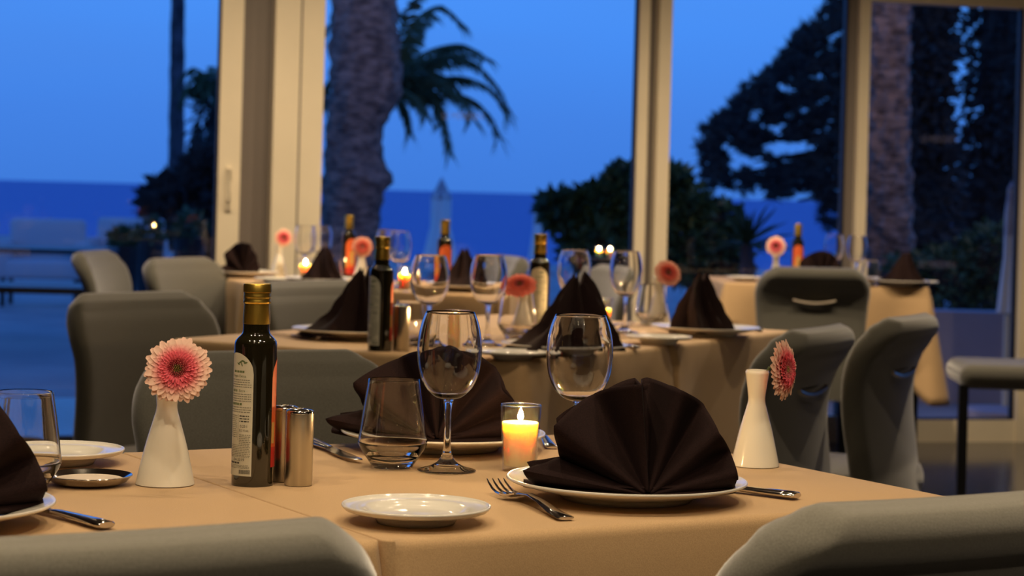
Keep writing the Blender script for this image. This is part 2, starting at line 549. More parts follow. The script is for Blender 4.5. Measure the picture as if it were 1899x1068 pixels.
def polyline(pts, n):
    pts = [Vector(p) for p in pts]
    L = [0]
    for a, b in zip(pts, pts[1:]): L.append(L[-1] + (b - a).length)
    out = []
    for i in range(n + 1):
        s = L[-1] * i / n
        for k in range(len(pts) - 1):
            if s <= L[k + 1] + 1e-9: break
        t = (s - L[k]) / max(1e-9, L[k + 1] - L[k])
        p0 = pts[max(k - 1, 0)]; p1 = pts[k]; p2 = pts[k + 1]; p3 = pts[min(k + 2, len(pts) - 1)]
        out.append(.5 * ((2 * p1) + (p2 - p0) * t + (2 * p0 - 5 * p1 + 4 * p2 - p3) * t * t + (3 * p1 - p0 - 3 * p2 + p3) * t ** 3))
    return out
def frond(parent, pts, leafL, n=46, wid=.014, rg=rnd):
    mb = MB(); P = polyline(pts, n)
    mb.tube(P, [.016 * (1 - .8 * i / n) for i in range(n + 1)], 5)
    for i in range(3, n + 1):
        d = (P[i] - P[i - 1]).normalized()
        side = d.cross(UP).normalized()
        Lf = leafL * math.sin(min(1, .25 + i / n * 1.1) * PI * .9 if i < n else .9) ** .6 * rg.uniform(.8, 1.1)
        for sg in (-1, 1):
            for rep in range(2):
                dd = (d * .8 + side * sg * rg.uniform(.35, .9) + Vector((0, 0, -rg.uniform(.15, .75)))).normalized()
                p0 = P[i] + d * rg.uniform(-.02, .02); w_ = d * wid
                p2 = p0 + dd * Lf * .55; p3 = p0 + dd * Lf + Vector((0, 0, -Lf * .22))
                mb.add([p0 - w_ * .5, p0 + w_ * .5, p2 + w_ * .7, p3, p2 - w_ * .7], [(0, 1, 2, 3, 4)])
    return mb.build('frond', 'frond', parent, smooth=False)

# big palm trunk outside the middle window
p = thing('palm_tree', 'thick rough-barked palm trunk just outside the middle window, left of the drooping fronds', 'palm tree', (0, 0, 0))
trunk('trunk', 'bark', p, [(-330, 622, 738), (-60, 615, 735), (60, 613, 740), (150, 611, 747), (190, 608, 738), (245, 604, 706), (300, 601, 714), (335, 599, 731), (355, 597, 712), (400, 594, 702), (480, 592, 694), (600, 588, 694)], 14.6, 3, bottom=-.05)
# second palm with the arching fronds
p = thing('palm_tree', 'palm with long arching fronds hanging out from behind the thick trunk', 'palm tree', (0, 0, 0))
D2 = 19.0
trunk('trunk', 'bark', p, [(110, 680, 722), (260, 672, 710), (600, 660, 700)], D2, 8, bottom=-.05, scar=.15)
def fpx(pts, dy0=0, dy1=0):
    n = len(pts) - 1
    return [pd(x, y, D2 + dy0 + (dy1 - dy0) * i / n) for i, (x, y) in enumerate(pts)]
for pts, dd in (([(712, 150), (745, 95), (765, 45), (790, 20), (820, 12), (852, 38)], .2),
                ([(712, 150), (755, 118), (800, 92), (850, 82), (880, 92), (898, 104)], -.5),
                ([(712, 150), (770, 118), (830, 108), (870, 112), (915, 150), (944, 206)], .6),
                ([(712, 155), (780, 150), (850, 142), (900, 158), (930, 190), (940, 212)], -.1),
                ([(712, 155), (780, 170), (840, 172), (885, 190), (912, 222), (924, 250)], .4),
                ([(712, 155), (760, 172), (800, 180), (818, 215), (828, 250), (833, 282)], -.3),
                ([(712, 155), (735, 175), (752, 205), (760, 245)], .1),
                ([(712, 150), (735, 90), (752, 30), (775, -10), (800, -30)], -.4),
                ([(712, 155), (770, 140), (810, 150), (850, 178), (875, 215)], -.9),
                ([(712, 152), (760, 135), (800, 132), (830, 146), (850, 170)], 1.0),
                ([(712, 152), (750, 150), (790, 160), (812, 190), (820, 225)], 1.2),
                ([(712, 150), (750, 125), (790, 110), (830, 100), (868, 100)], -1.1),
                ([(712, 150), (742, 110), (760, 70), (782, 45), (800, 30)], .7),
                ([(712, 155), (745, 165), (775, 185), (790, 215)], -.8),
                ([(712, 155), (690, 130), (650, 120), (612, 150), (598, 200)], .5),
                ([(712, 150), (690, 100), (660, 60), (625, 40), (600, 60)], .8)):
    frond(p, fpx(pts, 0, dd * 1.4), .25, 50, .018)
# tall thin palm on the left
p = thing('palm_tree', 'tall thin bare palm trunk outside the left window', 'palm tree', (0, 0, 0))
trunk('trunk', 'bark2', p, [(-420, 319, 341), (0, 317, 343), (300, 312, 342), (430, 310, 342)], 36, 5, scar=.05, dz=.15, bottom=-.05)
# bushy palm next to it
p = thing('palm_tree', 'bushy dark palm crown at the right edge of the left window', 'palm tree', (0, 0, 0))
trunk('trunk', 'bark2', p, [(150, 392, 408), (450, 388, 406)], 30, 6, scar=.1, dz=.15, bottom=-.05)
cc = pd(402, 165, 30)
for i in range(22):
    a = 2 * PI * i / 22 + rnd.uniform(-.1, .1); el = rnd.uniform(-.2, 1.0); Lr = rnd.uniform(.45, .62)
    h = Vector((math.cos(a), math.sin(a), 0))
    frond(p, [cc, cc + h * Lr * .5 + UP * Lr * el * .6, cc + h * Lr * .9 + UP * Lr * el * .45, cc + h * Lr * 1.1 - UP * Lr * (.3 - el * .4)], .28, 16, .03)
fl = foliage('dead_thatch', 'darkleaf', p, [(pd(398, 232, 30), .34, .34, .55, 500)], .25, .2, 1.2)
def bush(name, label, cat, blobs, size, m='leaf', stem=None, asp=.45, droop=0, core=True, group=None, seed=1):
    b = thing(name, label, cat, (0, 0, 0), 0, group)
    rg = random.Random(seed)
    foliage('foliage', m, b, blobs, size, asp, droop, rg)
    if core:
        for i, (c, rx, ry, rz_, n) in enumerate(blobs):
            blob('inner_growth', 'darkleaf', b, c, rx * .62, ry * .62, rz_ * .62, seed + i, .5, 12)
    if stem:
        MB().tube(stem, [.05] * len(stem), 7).build('stem', 'bark2', b)
    return b
def bl(px, py, D, rx, rz_, n, ry=None): return (pd(px, py, D), rx * D / 3500, (ry or rx) * D / 3500, rz_ * D / 3500, n)
bush('garden_tree', 'ragged dark tree standing low behind the thin palm outside the left window', 'tree',
     [bl(335, 385, 22, 55, 50, 900), bl(300, 370, 22, 24, 24, 200), bl(375, 330, 22, 25, 50, 500), bl(370, 430, 22, 40, 40, 500)], .22, 'darkleaf', [pd(350, 420, 22), Vector((pd(350, 420, 22).x, 22 * YS, -.04))], core=False, seed=3)
bush('garden_shrub', 'dense leafy shrub outside the middle window, left of the centre post', 'shrub',
     [bl(1050, 392, 12, 40, 30, 420), bl(1105, 380, 12, 44, 28, 420), bl(1150, 350, 12, 30, 30, 320), bl(1175, 340, 12, 22, 26, 200), bl(1022, 380, 12, 18, 16, 90), bl(1110, 450, 12, 62, 50, 700), bl(1160, 420, 12, 45, 60, 500)], .10, 'leaf', [pd(1100, 470, 12), Vector((pd(1100, 470, 12).x, 12 * YS, -.04))], seed=5)
bush('garden_shrub', 'leafy shrub outside the window right of the centre post', 'shrub',
     [bl(1245, 350, 12.4, 30, 34, 350), bl(1275, 385, 12.4, 42, 34, 420), bl(1325, 408, 12.4, 40, 30, 380), bl(1262, 470, 12.4, 50, 55, 600), bl(1340, 480, 12.4, 46, 50, 450), bl(1215, 380, 12.4, 26, 60, 250)], .10, 'leaf', [pd(1290, 480, 12.4), Vector((pd(1290, 480, 12.4).x, 12.4 * YS, -.04))], seed=6)
# yucca
y_ = thing('yucca', 'spiky yucca with sword leaves beside the leafy shrub outside', 'plant', (0, 0, 0))
yc = pd(1385, 452, 11.4); mb = MB(); rg = random.Random(4)
for i in range(70):
    a = rg.uniform(0, 2 * PI); el = rg.uniform(-.3, 1.2)
    d = Vector((math.cos(a) * math.cos(el), math.sin(a) * math.cos(el), math.sin(el))); s = d.cross(UP).normalized() * .014
    L = rg.uniform(.22, .34)
    mb.add([yc - s, yc + s, yc + d * L * .6 + s * .8, yc + d * L - UP * L * .08, yc + d * L * .6 - s * .8], [(0, 1, 2, 3, 4)])
mb.build('leaves', 'leaf', y_, smooth=False)
MB().tube([yc, (yc.x + .02, yc.y, .4), (yc.x, yc.y, -.04)], [.04, .05, .06], 8).build('stem', 'bark2', y_)
# umbrella pine
pn = thing('pine_tree', 'big spreading pine with gaps of sky, outside right of the centre post', 'tree', (0, 0, 0))
poly = [(1600, -70), (1560, -40), (1535, 12), (1482, 62), (1436, 120), (1385, 168), (1340, 205), (1303, 240), (1300, 300), (1302, 345), (1345, 352), (1400, 362), (1460, 372), (1495, 392), (1528, 418), (1600, 430)]
def inside(x, y):
    c = False
    for (x1, y1), (x2, y2) in zip(poly, poly[1:] + poly[:1]):
        if (y1 > y) != (y2 > y) and x < (x2 - x1) * (y - y1) / (y2 - y1) + x1: c = not c
    return c
mb = MB(); rg = random.Random(9); k = 0
while k < 3000:
    x, y = rg.uniform(1295, 1610), rg.uniform(-70, 430)
    if not inside(x + rg.uniform(-9, 9), y + rg.uniform(-9, 9)): continue
    nz = NZ.noise(Vector((x / 42, y / 26, 2.2))) + .35 * NZ.noise(Vector((x / 16, y / 9, 5)))
    lim = -.13 if 1330 < x < 1500 and y > 200 else -.5
    if x > 1510: lim = -.3
    if y > 350 and x < 1520: lim = .12
    if nz < lim: continue
    k += 1
    c = pd(x, y, 18 + rg.uniform(-1.3, 1.3))
    for j in range(15):
        d = Vector((rg.uniform(-1, 1), rg.uniform(-1, 1), rg.uniform(-.5, 1))).normalized()
        s = d.cross(Vector((rg.uniform(-1, 1), rg.uniform(-1, 1), .3))).normalized() * .012
        L = rg.uniform(.05, .11)
        mb.add([c - s, c + s, c + d * L], [(0, 1, 2)])
mb.build('foliage', 'pine', pn, smooth=False)
base = pd(1650, 330, 18)
br = MB().tube([(base.x + .1, 18 * YS, -.05), base, pd(1640, 120, 18), pd(1620, -60, 18)], [.2, .17, .14, .1], 10)
br.build('trunk', 'bark2', pn)
for (a, b, c) in (((1650, 300), (1500, 300), (1330, 330)), ((1648, 250), (1480, 255), (1330, 262)), ((1640, 180), (1520, 170), (1400, 190)), ((1630, 60), (1560, 50), (1490, 90)), ((1650, 330), (1560, 360), (1480, 372)), ((1650, 280), (1560, 275), (1400, 300)), ((1640, 150), (1560, 210), (1420, 230))):
    MB().tube([pd(*a, 18), pd(*b, 18.3), pd(*c, 18.1)], [.07, .045, .012], 6).build('branch', 'bark2', pn)
# gnarled palm trunk and evergreens outside the right door
p = thing('palm_tree', 'gnarled scarred palm trunk outside the right window', 'palm tree', (0, 0, 0))
trunk('trunk', 'bark', p, [(-300, 1620, 1690), (0, 1615, 1690), (200, 1612, 1688), (330, 1606, 1690), (420, 1602, 1694), (620, 1598, 1700)], 12.5, 12, scar=.22, bottom=-.05)
bush('cypress', 'dark cypress outside the right window behind the gnarled trunk', 'tree',
     [bl(1722, 60, 16, 42, 260, 2200), bl(1712, 380, 16, 62, 180, 1500)], .14, 'darkleaf', [pd(1722, 300, 16), Vector((pd(1722, 300, 16).x, 16 * YS, -.04))], seed=8)
bush('cypress', 'dark cypress at the right edge of the right window', 'tree',
     [bl(1870, 100, 18.5, 74, 330, 2600), bl(1850, 420, 18.5, 100, 190, 2200)], .14, 'darkleaf', [pd(1860, 300, 18.5), Vector((pd(1860, 300, 18.5).x, 18.5 * YS, -.04))], seed=9)
bush('hedge', 'low dark hedge behind the garden wall outside the right window', 'hedge',
     [bl(1750, 520, 11.9, 70, 60, 900), bl(1830, 500, 11.9, 60, 80, 900), bl(1900, 510, 11.9, 50, 75, 600), bl(1660, 530, 11.9, 60, 50, 500)], .07, 'leaf', None, seed=10)
gw = struct(MB().box(1.2, 7, 12.1, 12.35, -.04, .48).build('garden_wall', 'gwall', smooth=False))
# closed parasols
def parasol(label, px, py_top, py_bot, D, r0, r1, m, seed):
    t = thing('closed_parasol', label, 'parasol', (0, 0, 0))
    a, b = pd(px, py_top, D), pd(px - (py_bot - py_top) * .026, py_bot, D)
    D = D * YS; rings = []
    for i in range(15):
        k = i / 14; z = a.z + (b.z - a.z) * k
        r = (.02 + (r0 - .02) * min(1, k / .12)) + (r1 - r0) * max(0, k - .5) / .5
        rings.append([(a.x + r * (1 + .16 * math.cos(6 * th + seed + k * 2)) * math.cos(th), D + r * (1 + .16 * math.cos(6 * th + seed + k * 2)) * math.sin(th), z) for th in [2 * PI * j / 48 for j in range(48)]])
    MB().loft(rings).build('canopy', m, t)
    MB().lathe([(0, a.z + .10), (.02, a.z + .06), (r0 * 1.12, a.z - .16), (r0 * 1.05, a.z - .19), (0, a.z - .17)], 32, a.x, D).build('top_cap', 'gwall', t)
    MB().tube([(a.x, D, a.z + .05), (a.x, D, -.04)], .022, 8).build('pole', 'frame', t)
    MB().lathe([(0, 0), (.25, 0), (.25, .06), (.05, .08), (0, .08)], 24, a.x, D).build('base', 'gwall', t).location = (0, 0, -.04)
    return t
parasol('closed white parasol standing in front of the sea, right of the thick palm trunk', 819, 342, 500, 24, .115, .23, 'canvas', 0)
parasol('faint closed parasol beside the leafy shrub, left of the centre post', 1000, 362, 480, 26, .07, .12, 'canvas', 2)
parasol('tall closed pale parasol at the right edge of the right window', 1875, 370, 580, 9.9, .028, .055, 'canvas', 1)
# outdoor furniture outside the left window
def armchair(x, y, rz, label):
    t = thing('outdoor_armchair', label, 'armchair', (x, y, -.04), rz, 'pale terrace armchairs')
    rbox('seat', 'white', t, -.32, .32, -.3, .3, .25, .42, .04)
    rbox('backrest', 'white', t, -.34, .34, .22, .36, .3, .78, .05)
    for s in (-1, 1):
        rbox('armrest', 'white', t, s * .34 - .05, s * .34 + .05, -.3, .3, .25, .58, .03)
        for q in (-.26, .28): MB().box(s * .32 - .02, s * .32 + .02, q - .02, q + .02, 0, .26).build('leg', 'darkmetal', t, smooth=False)
    return t
def gpos(px, py): return at(px, py, -.04)
a = pd(82, 440, 17); armchair(a.x, 17 * YS, .1, 'left of the two pale terrace armchairs seen through the left window')
a = pd(225, 440, 18.5); armchair(a.x, 18.5 * YS, -.15, 'right of the two pale terrace armchairs seen through the left window')
def lowtable(x, y, z, wx, wy, label, rz):
    t = thing('terrace_table', label, 'table', (x, y, -.04), rz)
    MB().box(-wx / 2, wx / 2, -wy / 2, wy / 2, z - .03, z).build('tabletop', 'darkmetal', t, smooth=False)
    for sx in (-1, 1):
        for sy in (-1, 1):
            MB().box(sx * (wx / 2 - .04) - .022, sx * (wx / 2 - .04) + .022, sy * (wy / 2 - .04) - .022, sy * (wy / 2 - .04) + .022, 0, z - .03).build('leg', 'white', t, smooth=False)
a = pd(60, 550, 9.2); lowtable(a.x, 9.2 * YS, .62, .62, .55, 'slim terrace table with pale legs outside the left window, nearer the glass', .1)
a = pd(40, 490, 13.2); lowtable(a.x, 13.2 * YS, .66, 1.2, .8, 'larger terrace table farther out on the left terrace', 0)
for px, py, D, s, lb in ((228, 445, 14.5, 17, 'round potted plant on the terrace between the two grey chairs outside'), (278, 432, 16, 20, 'taller bushy potted plant on the terrace, right of the round one'), (352, 425, 15, 26, 'dark potted plant near the door frame outside the left window')):
    t = thing('potted_plant', lb, 'plant', (0, 0, 0)); c = pd(px, py, D)
    s = s * D / 3500; foliage('foliage', 'leaf', t, [(c, s, s, s * 1.1, 220)], .09, .4)
    MB().lathe([(0, -.04), (.09, -.04), (.13, c.z - s * .6), (.11, c.z - s * .6), (0, c.z - s * .7)], 20, c.x, D * YS).build('pot', 'darkmetal', t)

OUTC = pd(1121, 478, 11.0)
# ------------------------------------------------------------------ chairs
SP = [(.30, -.212), (.40, -.208), (.50, -.196), (.60, -.184), (.68, -.186), (.74, -.206), (.785, -.234), (.81, -.252), (.822, -.262)]
def interp(tab, z):
    if z <= tab[0][0]: return tab[0][1]
    for k in range(len(tab) - 1):
        if z <= tab[k + 1][0]:
            t = (z - tab[k][0]) / (tab[k + 1][0] - tab[k][0]); t2 = t
            p0 = tab[max(k - 1, 0)][1]; p1 = tab[k][1]; p2 = tab[k + 1][1]; p3 = tab[min(k + 2, len(tab) - 1)][1]
            return .5 * (2 * p1 + (p2 - p0) * t + (2 * p0 - 5 * p1 + 4 * p2 - p3) * t * t + (3 * p1 - p0 - 3 * p2 + p3) * t ** 3)
    return tab[-1][1]
def stadium(hw, th, n=10, ex=24):
    r = th / 2; hw = max(hw, r + .001); pts = []
    for i in range(n + 1):
        a = -PI / 2 + PI * i / n; pts.append((hw - r + r * math.cos(a), r * math.sin(a)))
    for i in range(1, ex): pts.append((hw - r - 2 * (hw - r) * i / ex, r))
    for i in range(n + 1):
        a = PI / 2 + PI * i / n; pts.append((-hw + r + r * math.cos(a), r * math.sin(a)))
    for i in range(1, ex): pts.append((-hw + r + 2 * (hw - r) * i / ex, -r))
    return pts
def make_chair():
    c = thing('dining_chair')
    ztop = .82; rc = .098; rings = []
    zs = [.30 + i * .02 for i in range(21)]
    zs += [ztop - .11 + .11 * math.sin(PI / 2 * i / 14) for i in range(1, 15)]
    for z in zs:
        w0 = .205 + .026 * min(1, max(0, (z - .42) / .3))
        dt = max(0, z - (ztop - rc))
        hw = w0 - rc + math.sqrt(max(0, rc * rc - dt * dt))
        th = .052
        de = ztop - z
        if de < .026: th = max(.006, 2 * math.sqrt(max(0, .026 ** 2 - (.026 - de) ** 2)))
        y = interp(SP, z); sl = (interp(SP, z + .004) - interp(SP, z - .004)) / .008
        ring = []
        for (x, q) in stadium(hw, th):
            bow = .022 * (x / .23) ** 2
            ring.append((x, y + q + bow, z - q * sl * .8))
        rings.append(ring)
    MB().loft(rings).build('backrest', 'chair', c, angle=60)
    rbox('seat', 'chair', c, -.225, .225, -.225, .235, .375, .465, .035, 4)
    zb = .695; pts = []
    for i in range(13):
        x = -.085 + .17 * i / 12; z = zb - .012 * (1 - (x / .085) ** 2)
        pts.append((x, interp(SP, z) - .026 + .022 * (x / .23) ** 2 - .013, z))
    h = MB().tube(pts, .0052, 8).build('back_handle', 'satin', c)
    sl = MB(); rr = []
    for i in range(13):
        x = -.08 + .16 * i / 12; z = zb + .006; yy = interp(SP, z) - .026 + .022 * (x / .23) ** 2
        hgt = .0055 * math.sqrt(max(.02, 1 - (x / .082) ** 2))
        rr.append([(x, yy - .0015, z - hgt), (x, yy - .0015, z + hgt), (x, yy + .004, z + hgt), (x, yy + .004, z - hgt)])
    sl.loft(rr).build('handle_slot', 'slot', h, smooth=False)
    for sx, sy in ((-1, -1), (1, -1), (-1, 1), (1, 1)):
        x0, y0 = sx * .19, sy * .185
        x1, y1 = sx * .205, sy * .205
        a = .016; b = .011
        MB().loft([[(x1 - b, y1 - b, 0), (x1 + b, y1 - b, 0), (x1 + b, y1 + b, 0), (x1 - b, y1 + b, 0)],
                   [(x0 - a, y0 - a, .38), (x0 + a, y0 - a, .38), (x0 + a, y0 + a, .38), (x0 - a, y0 + a, .38)]]).build('leg', 'darkmetal', c, smooth=False)
    return c
chair = Kit(make_chair)
# table 1 frame: long side along TA, depth along TB
TH = R(30.5)
TA = Vector((math.cos(TH), math.sin(TH), 0)); TB = Vector((-math.sin(TH), math.cos(TH), 0))
def ab(a, b, z=0): return TA * a + TB * b + UP * z
BK = .26      # distance from the chair origin back to the top of its backrest
GC = 'grey upholstered dining chairs'
def chair_top(px, py, ang, label, ztop=.82, sc=1):
    """chair whose backrest top centre is seen at (px,py), facing direction ang (degrees)"""
    P = at(px, py, ztop * sc); f = Vector((math.cos(R(ang)), math.sin(R(ang)), 0))
    o = P + f * BK; o.z = 0
    return chair(o, R(ang - 90), label, 'chair', GC, sc)
q = ab(.585, 1.515); f = TB
chair(q + f * BK, TH, 'grey dining chair cut off at the bottom left of the picture, its back to us', 'chair', GC, 1)
q = ab(1.333, 1.432)
chair(q + f * BK, TH, 'grey dining chair cut off at the bottom right corner, its back to us', 'chair', GC, 1)
q = ab(1.39, 3.17)
chair(q - f * BK, TH + PI, 'grey dining chair facing us across the front table, behind the tall oil bottle', 'chair', GC)
chair_top(232, 545, -38, 'grey dining chair left of the middle table, rising behind the large pink flower')
chair_top(1540, 612, 153, 'grey dining chair with a chrome back handle, behind the sideways pink flower')
chair_top(1705, 590, 153, 'grey dining chair with a chrome back handle, farthest right beside the middle table')
chair_top(1515, 499, 92, 'grey dining chair with its back to us at the right rear table')
chair_top(556, 523, -38, 'pale-lit grey dining chair between the middle table and the left rear table')
chair_top(320, 480, -28, 'grey dining chair against the left end of the left rear table')
chair_top(160, 467, -8, 'smallest grey dining chair standing farthest left by the window')
chair_top(1158, 496, 200, 'grey dining chair behind the middle table, below the centre window post')
chair_top(956, 477, 200, 'grey dining chair close to the window, behind the two middle wine glasses')
# bench
P = pd(1767, 690, 6.8)
bn = thing('upholstered_bench', 'long light grey upholstered bench at the right edge, in front of the glass door', 'bench', (P.x, 6.8 * YS, 0), R(-4))
rbox('seat', 'chair', bn, 0, 1.2, -.2, .22, .440, .528, .040, 5)
for x in (.0, 1.1):
    for y, q in ((-.16, .0), (.16, .045)): MB().box(x + q, x + q + .032, y - .02, y + .02, 0, .455).build('leg', 'darkmetal', bn, smooth=False)

# ------------------------------------------------------------------ tables and cloths
def cloth_mesh(C, zt=.75, drop=.36, flat=(), amp=.012, flare=.05, seed=0, rc=.018):
    C = [Vector((p[0], p[1], 0)) for p in C]; n = 4; S = []
    for i in range(4):
        a, b = C[i], C[(i + 1) % 4]; d = (b - a); L = d.length; d.normalize(); nr = Vector((d.y, -d.x, 0))
        pv = C[(i - 1) % 4]; dp = (a - pv).normalized(); np_ = Vector((dp.y, -dp.x, 0))
        for k in range(5):
            t = (k + .5) / 5
            nn = (np_ * (1 - t) + nr * t).normalized()
            cc_ = a + (d - dp) * rc * 1.0
            S.append((cc_ + nn * rc, nn, 0.0, i if t > .5 else (i - 1) % 4, 0, 1, (i - 1) % 4))
        m = 44
        for k in range(m + 1):
            s = rc + (L - 2 * rc) * k / m
            S.append((a + d * s, nr, s, i, min(s, L - s), L, i))
    rings = []
    def ring(off, dz):
        r = []
        for (p, nn, s, i, dist, L, j) in S:
            q = .2 if (i in flat or j in flat) else 1.0
            r.append((p + nn * off * q + UP * (zt - dz * q)))
        return r
    for k in range(5):
        a = PI / 2 * k / 4
        rings.append(ring(-.012 + .012 * math.sin(a), .012 * (1 - math.cos(a))))
    H = 12
    for k in range(1, H + 1):
        t = k / H; r = []
        for (p, nn, s, i, dist, L, j) in S:
            if i in flat or j in flat:
                r.append(p + UP * (zt - .0024 - t * drop)); continue
            cn = math.exp(-(dist / .075) ** 2); c2 = math.exp(-((dist - .15) / .06) ** 2)
            wv = math.sin(s * 13 + seed * 1.7 + i) * .6 + math.sin(s * 29 + seed + i * 2) * .4
            off = .004 + amp * (wv * .5 + .5) * t * (1 - cn) + flare * t * (cn - .35 * c2)
            dd = t * (drop + .10 * cn)
            r.append(p + nn * off + UP * (zt - .012 - dd))
        rings.append(r)
    mb = MB(); nS = len(S); b = 0
    for r in rings: mb.v += [tuple(x) for x in r]
    for k in range(len(rings) - 1):
        for i in range(nS):
            j = (i + 1) % nS
            mb.f.append((k * nS + j, k * nS + i, (k + 1) * nS + i, (k + 1) * nS + j))
    mb.f.append(tuple(range(nS)))
    return mb
def table(C, label, clabel, group='square restaurant tables', cgroup='sand tablecloths', **kw):
    cx = sum(p[0] for p in C) / 4; cy = sum(p[1] for p in C) / 4
    t = thing('dining_table', label, 'table', (cx, cy, 0), 0, group)
    Q = [Vector((cx + (p[0] - cx) * .985 - cx, cy + (p[1] - cy) * .985 - cy, 0)) for p in C]
    MB().loft([[q + UP * .715 for q in Q], [q + UP * .745 for q in Q]]).build('tabletop', 'darkmetal', t, smooth=False)
    for q in Q:
        c = q * .88
        MB().box(c.x - .022, c.x + .022, c.y - .022, c.y + .022, 0, .715).build('leg', 'darkmetal', t, smooth=False)
    o = cloth_mesh(C, **kw).build('tablecloth', 'cloth', angle=70)
    md = o.modifiers.new('thickness', 'SOLIDIFY'); md.thickness = .0015; md.offset = -1
    tag(o, clabel, 'tablecloth', cgroup)
    return t
def q4(a0, a1, b0, b1): return [ab(a0, b0), ab(a1, b0), ab(a1, b1), ab(a0, b1)]
table(q4(.947, 1.712, 1.833, 2.565), 'right half of the front table pair, under the cloth with the fanned napkin and vase', 'sand coloured cloth on the right half of the front table', flat=(3,), seed=1, amp=.004, rc=.013)
table(q4(.205, .945, 1.833, 2.565), 'left half of the front table pair, under the cloth with the pink flower vase', 'sand coloured cloth on the left half of the front table', flat=(1,), seed=2, rc=.013, amp=.004)
N = Vector((.035, 4.268, 0)); E1 = Vector((math.cos(R(61)), math.sin(R(61)), 0)); E2 = Vector((math.cos(R(152.5)), math.sin(R(152.5)), 0))
def q2(a0, a1, b0, b1): return [N + E1 * a + E2 * b for a, b in ((a0, b0), (a1, b0), (a1, b1), (a0, b1))]
table(q2(0, .70, 0, .88), 'nearer half of the middle table pair, its corner pointing at us', 'sand coloured cloth on the nearer half of the middle table', flat=(1,), seed=3)
table(q2(.703, 1.46, 0, .88), 'farther half of the middle table pair, under the cloth with the orange flower', 'sand coloured cloth on the farther half of the middle table', flat=(3,), seed=4)
L3 = Vector((-.93, 7.48, 0)); F3 = Vector((math.cos(R(-28)), math.sin(R(-28)), 0))
table([L3, L3 + F3 * 1.02, L3 + F3 * 1.02 + Vector((.14, .74, 0)), Vector((-1.17, 8.16, 0))], 'left rear table near the wide window column', 'sand coloured cloth on the left rear table', seed=5)
A4, B4 = at(1342, 524), at(1724, 533)
table([A4, B4, B4 + Vector((.1, .70, 0)), A4 + Vector((-.02, .70, 0))], 'right rear table in front of the narrow window post', 'sand coloured cloth on the right rear table', seed=6, flare=.09)

# ------------------------------------------------------------------ table ware
ZT = .7505
def smooth(pr, k=5):
    P = [Vector((a, 0, b)) for a, b in pr]
    out = []
    for i in range(len(P) - 1):
        p0 = P[max(i - 1, 0)]; p1 = P[i]; p2 = P[i + 1]; p3 = P[min(i + 2, len(P) - 1)]
        for j in range(k):
            t = j / k
            q = .5 * ((2 * p1) + (p2 - p0) * t + (2 * p0 - 5 * p1 + 4 * p2 - p3) * t * t + (3 * p1 - p0 - 3 * p2 + p3) * t ** 3)
            out.append((max(q.x, 0), q.z))
    out.append(pr[-1]); return out
def make_wine():
    g = thing('wine_glass')
    outer = smooth([(.0072, .0868), (.018, .0905), (.0290, .1015), (.0365, .119), (.0393, .141), (.0386, .160), (.0352, .178), (.0300, .1925)], 6)
    th = .0011
    inner = smooth([(.0291, .1925), (.0341, .178), (.0375, .160), (.0382, .141), (.0354, .1195), (.0280, .1030), (.0170, .0930), (0, .0905)], 6)
    MB().lathe([(0, .0866)] + outer + [(.02955, .1931)] + inner, 64).build('bowl', 'glass', g, angle=75)
    MB().lathe([(0, .0226)] + smooth([(.0058, .0226), (.0046, .032), (.0040, .050), (.0044, .072), (.0056, .082), (.0070, .0864)], 5) + [(0, .0864)], 32).build('stem', 'glass', g, angle=60)
    MB().lathe([(0, 0), (.0340, 0)] + smooth([(.0350, .0009), (.0345, .0018), (.022, .0055), (.0125, .0105), (.0075, .0165), (.0058, .0224)], 5) + [(0, .0224)], 64).build('foot', 'glass', g, angle=50)
    return g
wine = Kit(make_wine)
def make_tumbler():
    g = thing('tumbler')
    pr = [(0, .0015), (.021, 0)] + smooth([(.0245, .0008), (.0262, .004), (.0315, .0115), (.0375, .0205), (.0418, .0285), (.0424, .033), (.0408, .045), (.0375, .070), (.0316, .1075)], 5)
    pr += [(.0311, .1081)] + smooth([(.0304, .1075), (.0362, .070), (.0395, .045), (.0408, .0335), (.0398, .0300), (.034, .0225), (.024, .0155), (0, .0125)], 5)
    MB().lathe(pr, 64).build('glass_wall', 'glass', g, angle=50)
    return g
def make_tumbler1():
    g = make_tumbler(); return g
tumbler = Kit(make_tumbler1)
def make_candle():
    g = thing('votive_candle')
    MB().lathe([(0, 0), (.0200, 0), (.0206, .001), (.0254, .0795), (.0250, .0800), (.0241, .0795), (.0196, .0065), (0, .005)], 48).build('glass_cup', 'cup', g, angle=50)
    MB().lathe([(.0243 + .0010 * math.cos(a) * .9, .0800 + .0010 * math.sin(a)) for a in [2 * PI * k / 10 for k in range(10)]], 48, closed=True).build('glass_rim', 'glass', g)
    MB().lathe([(0, .0056), (.0190, .0062), (.0226, .0580), (.0218, .0592), (.006, .0586), (.0012, .0596), (0, .0596)], 40).build('wax', 'wax', g, angle=50)
    w_ = MB().tube([(0, 0, .059), (.0003, 0, .063), (.0012, 0, .0645)], .0007, 6).build('wick', 'wick', g)
    MB().lathe(smooth([(0, .0605), (.0022, .0622), (.0036, .0650), (.0030, .0690), (.0014, .0732), (0, .0765)], 4), 16).build('flame', 'flame', g)
    return g
candle = Kit(make_candle)
def make_plate(r, rise, well):
    def f():
        pr = [(0, .002), (well * .78, .002), (well * .82, 0), (well * .88, .0), (well * .93, .004)] + smooth([(well * 1.0, .0075), (well * 1.18, .0105), (r * .93, rise - .005), (r - .001, rise - .0018), (r, rise), (r - .0015, rise + .0012), (r * .93, rise - .0015), (well * 1.2, .0150), (well * 1.03, .0105), (well * .88, .0080)], 4) + [(0, .0075)]
        return MB().lathe(pr, 96).build('plate', 'porcelain', None, angle=70)
    return f
def platekit(r, rise, well):
    k = Kit(make_plate(r, rise, well)); return k
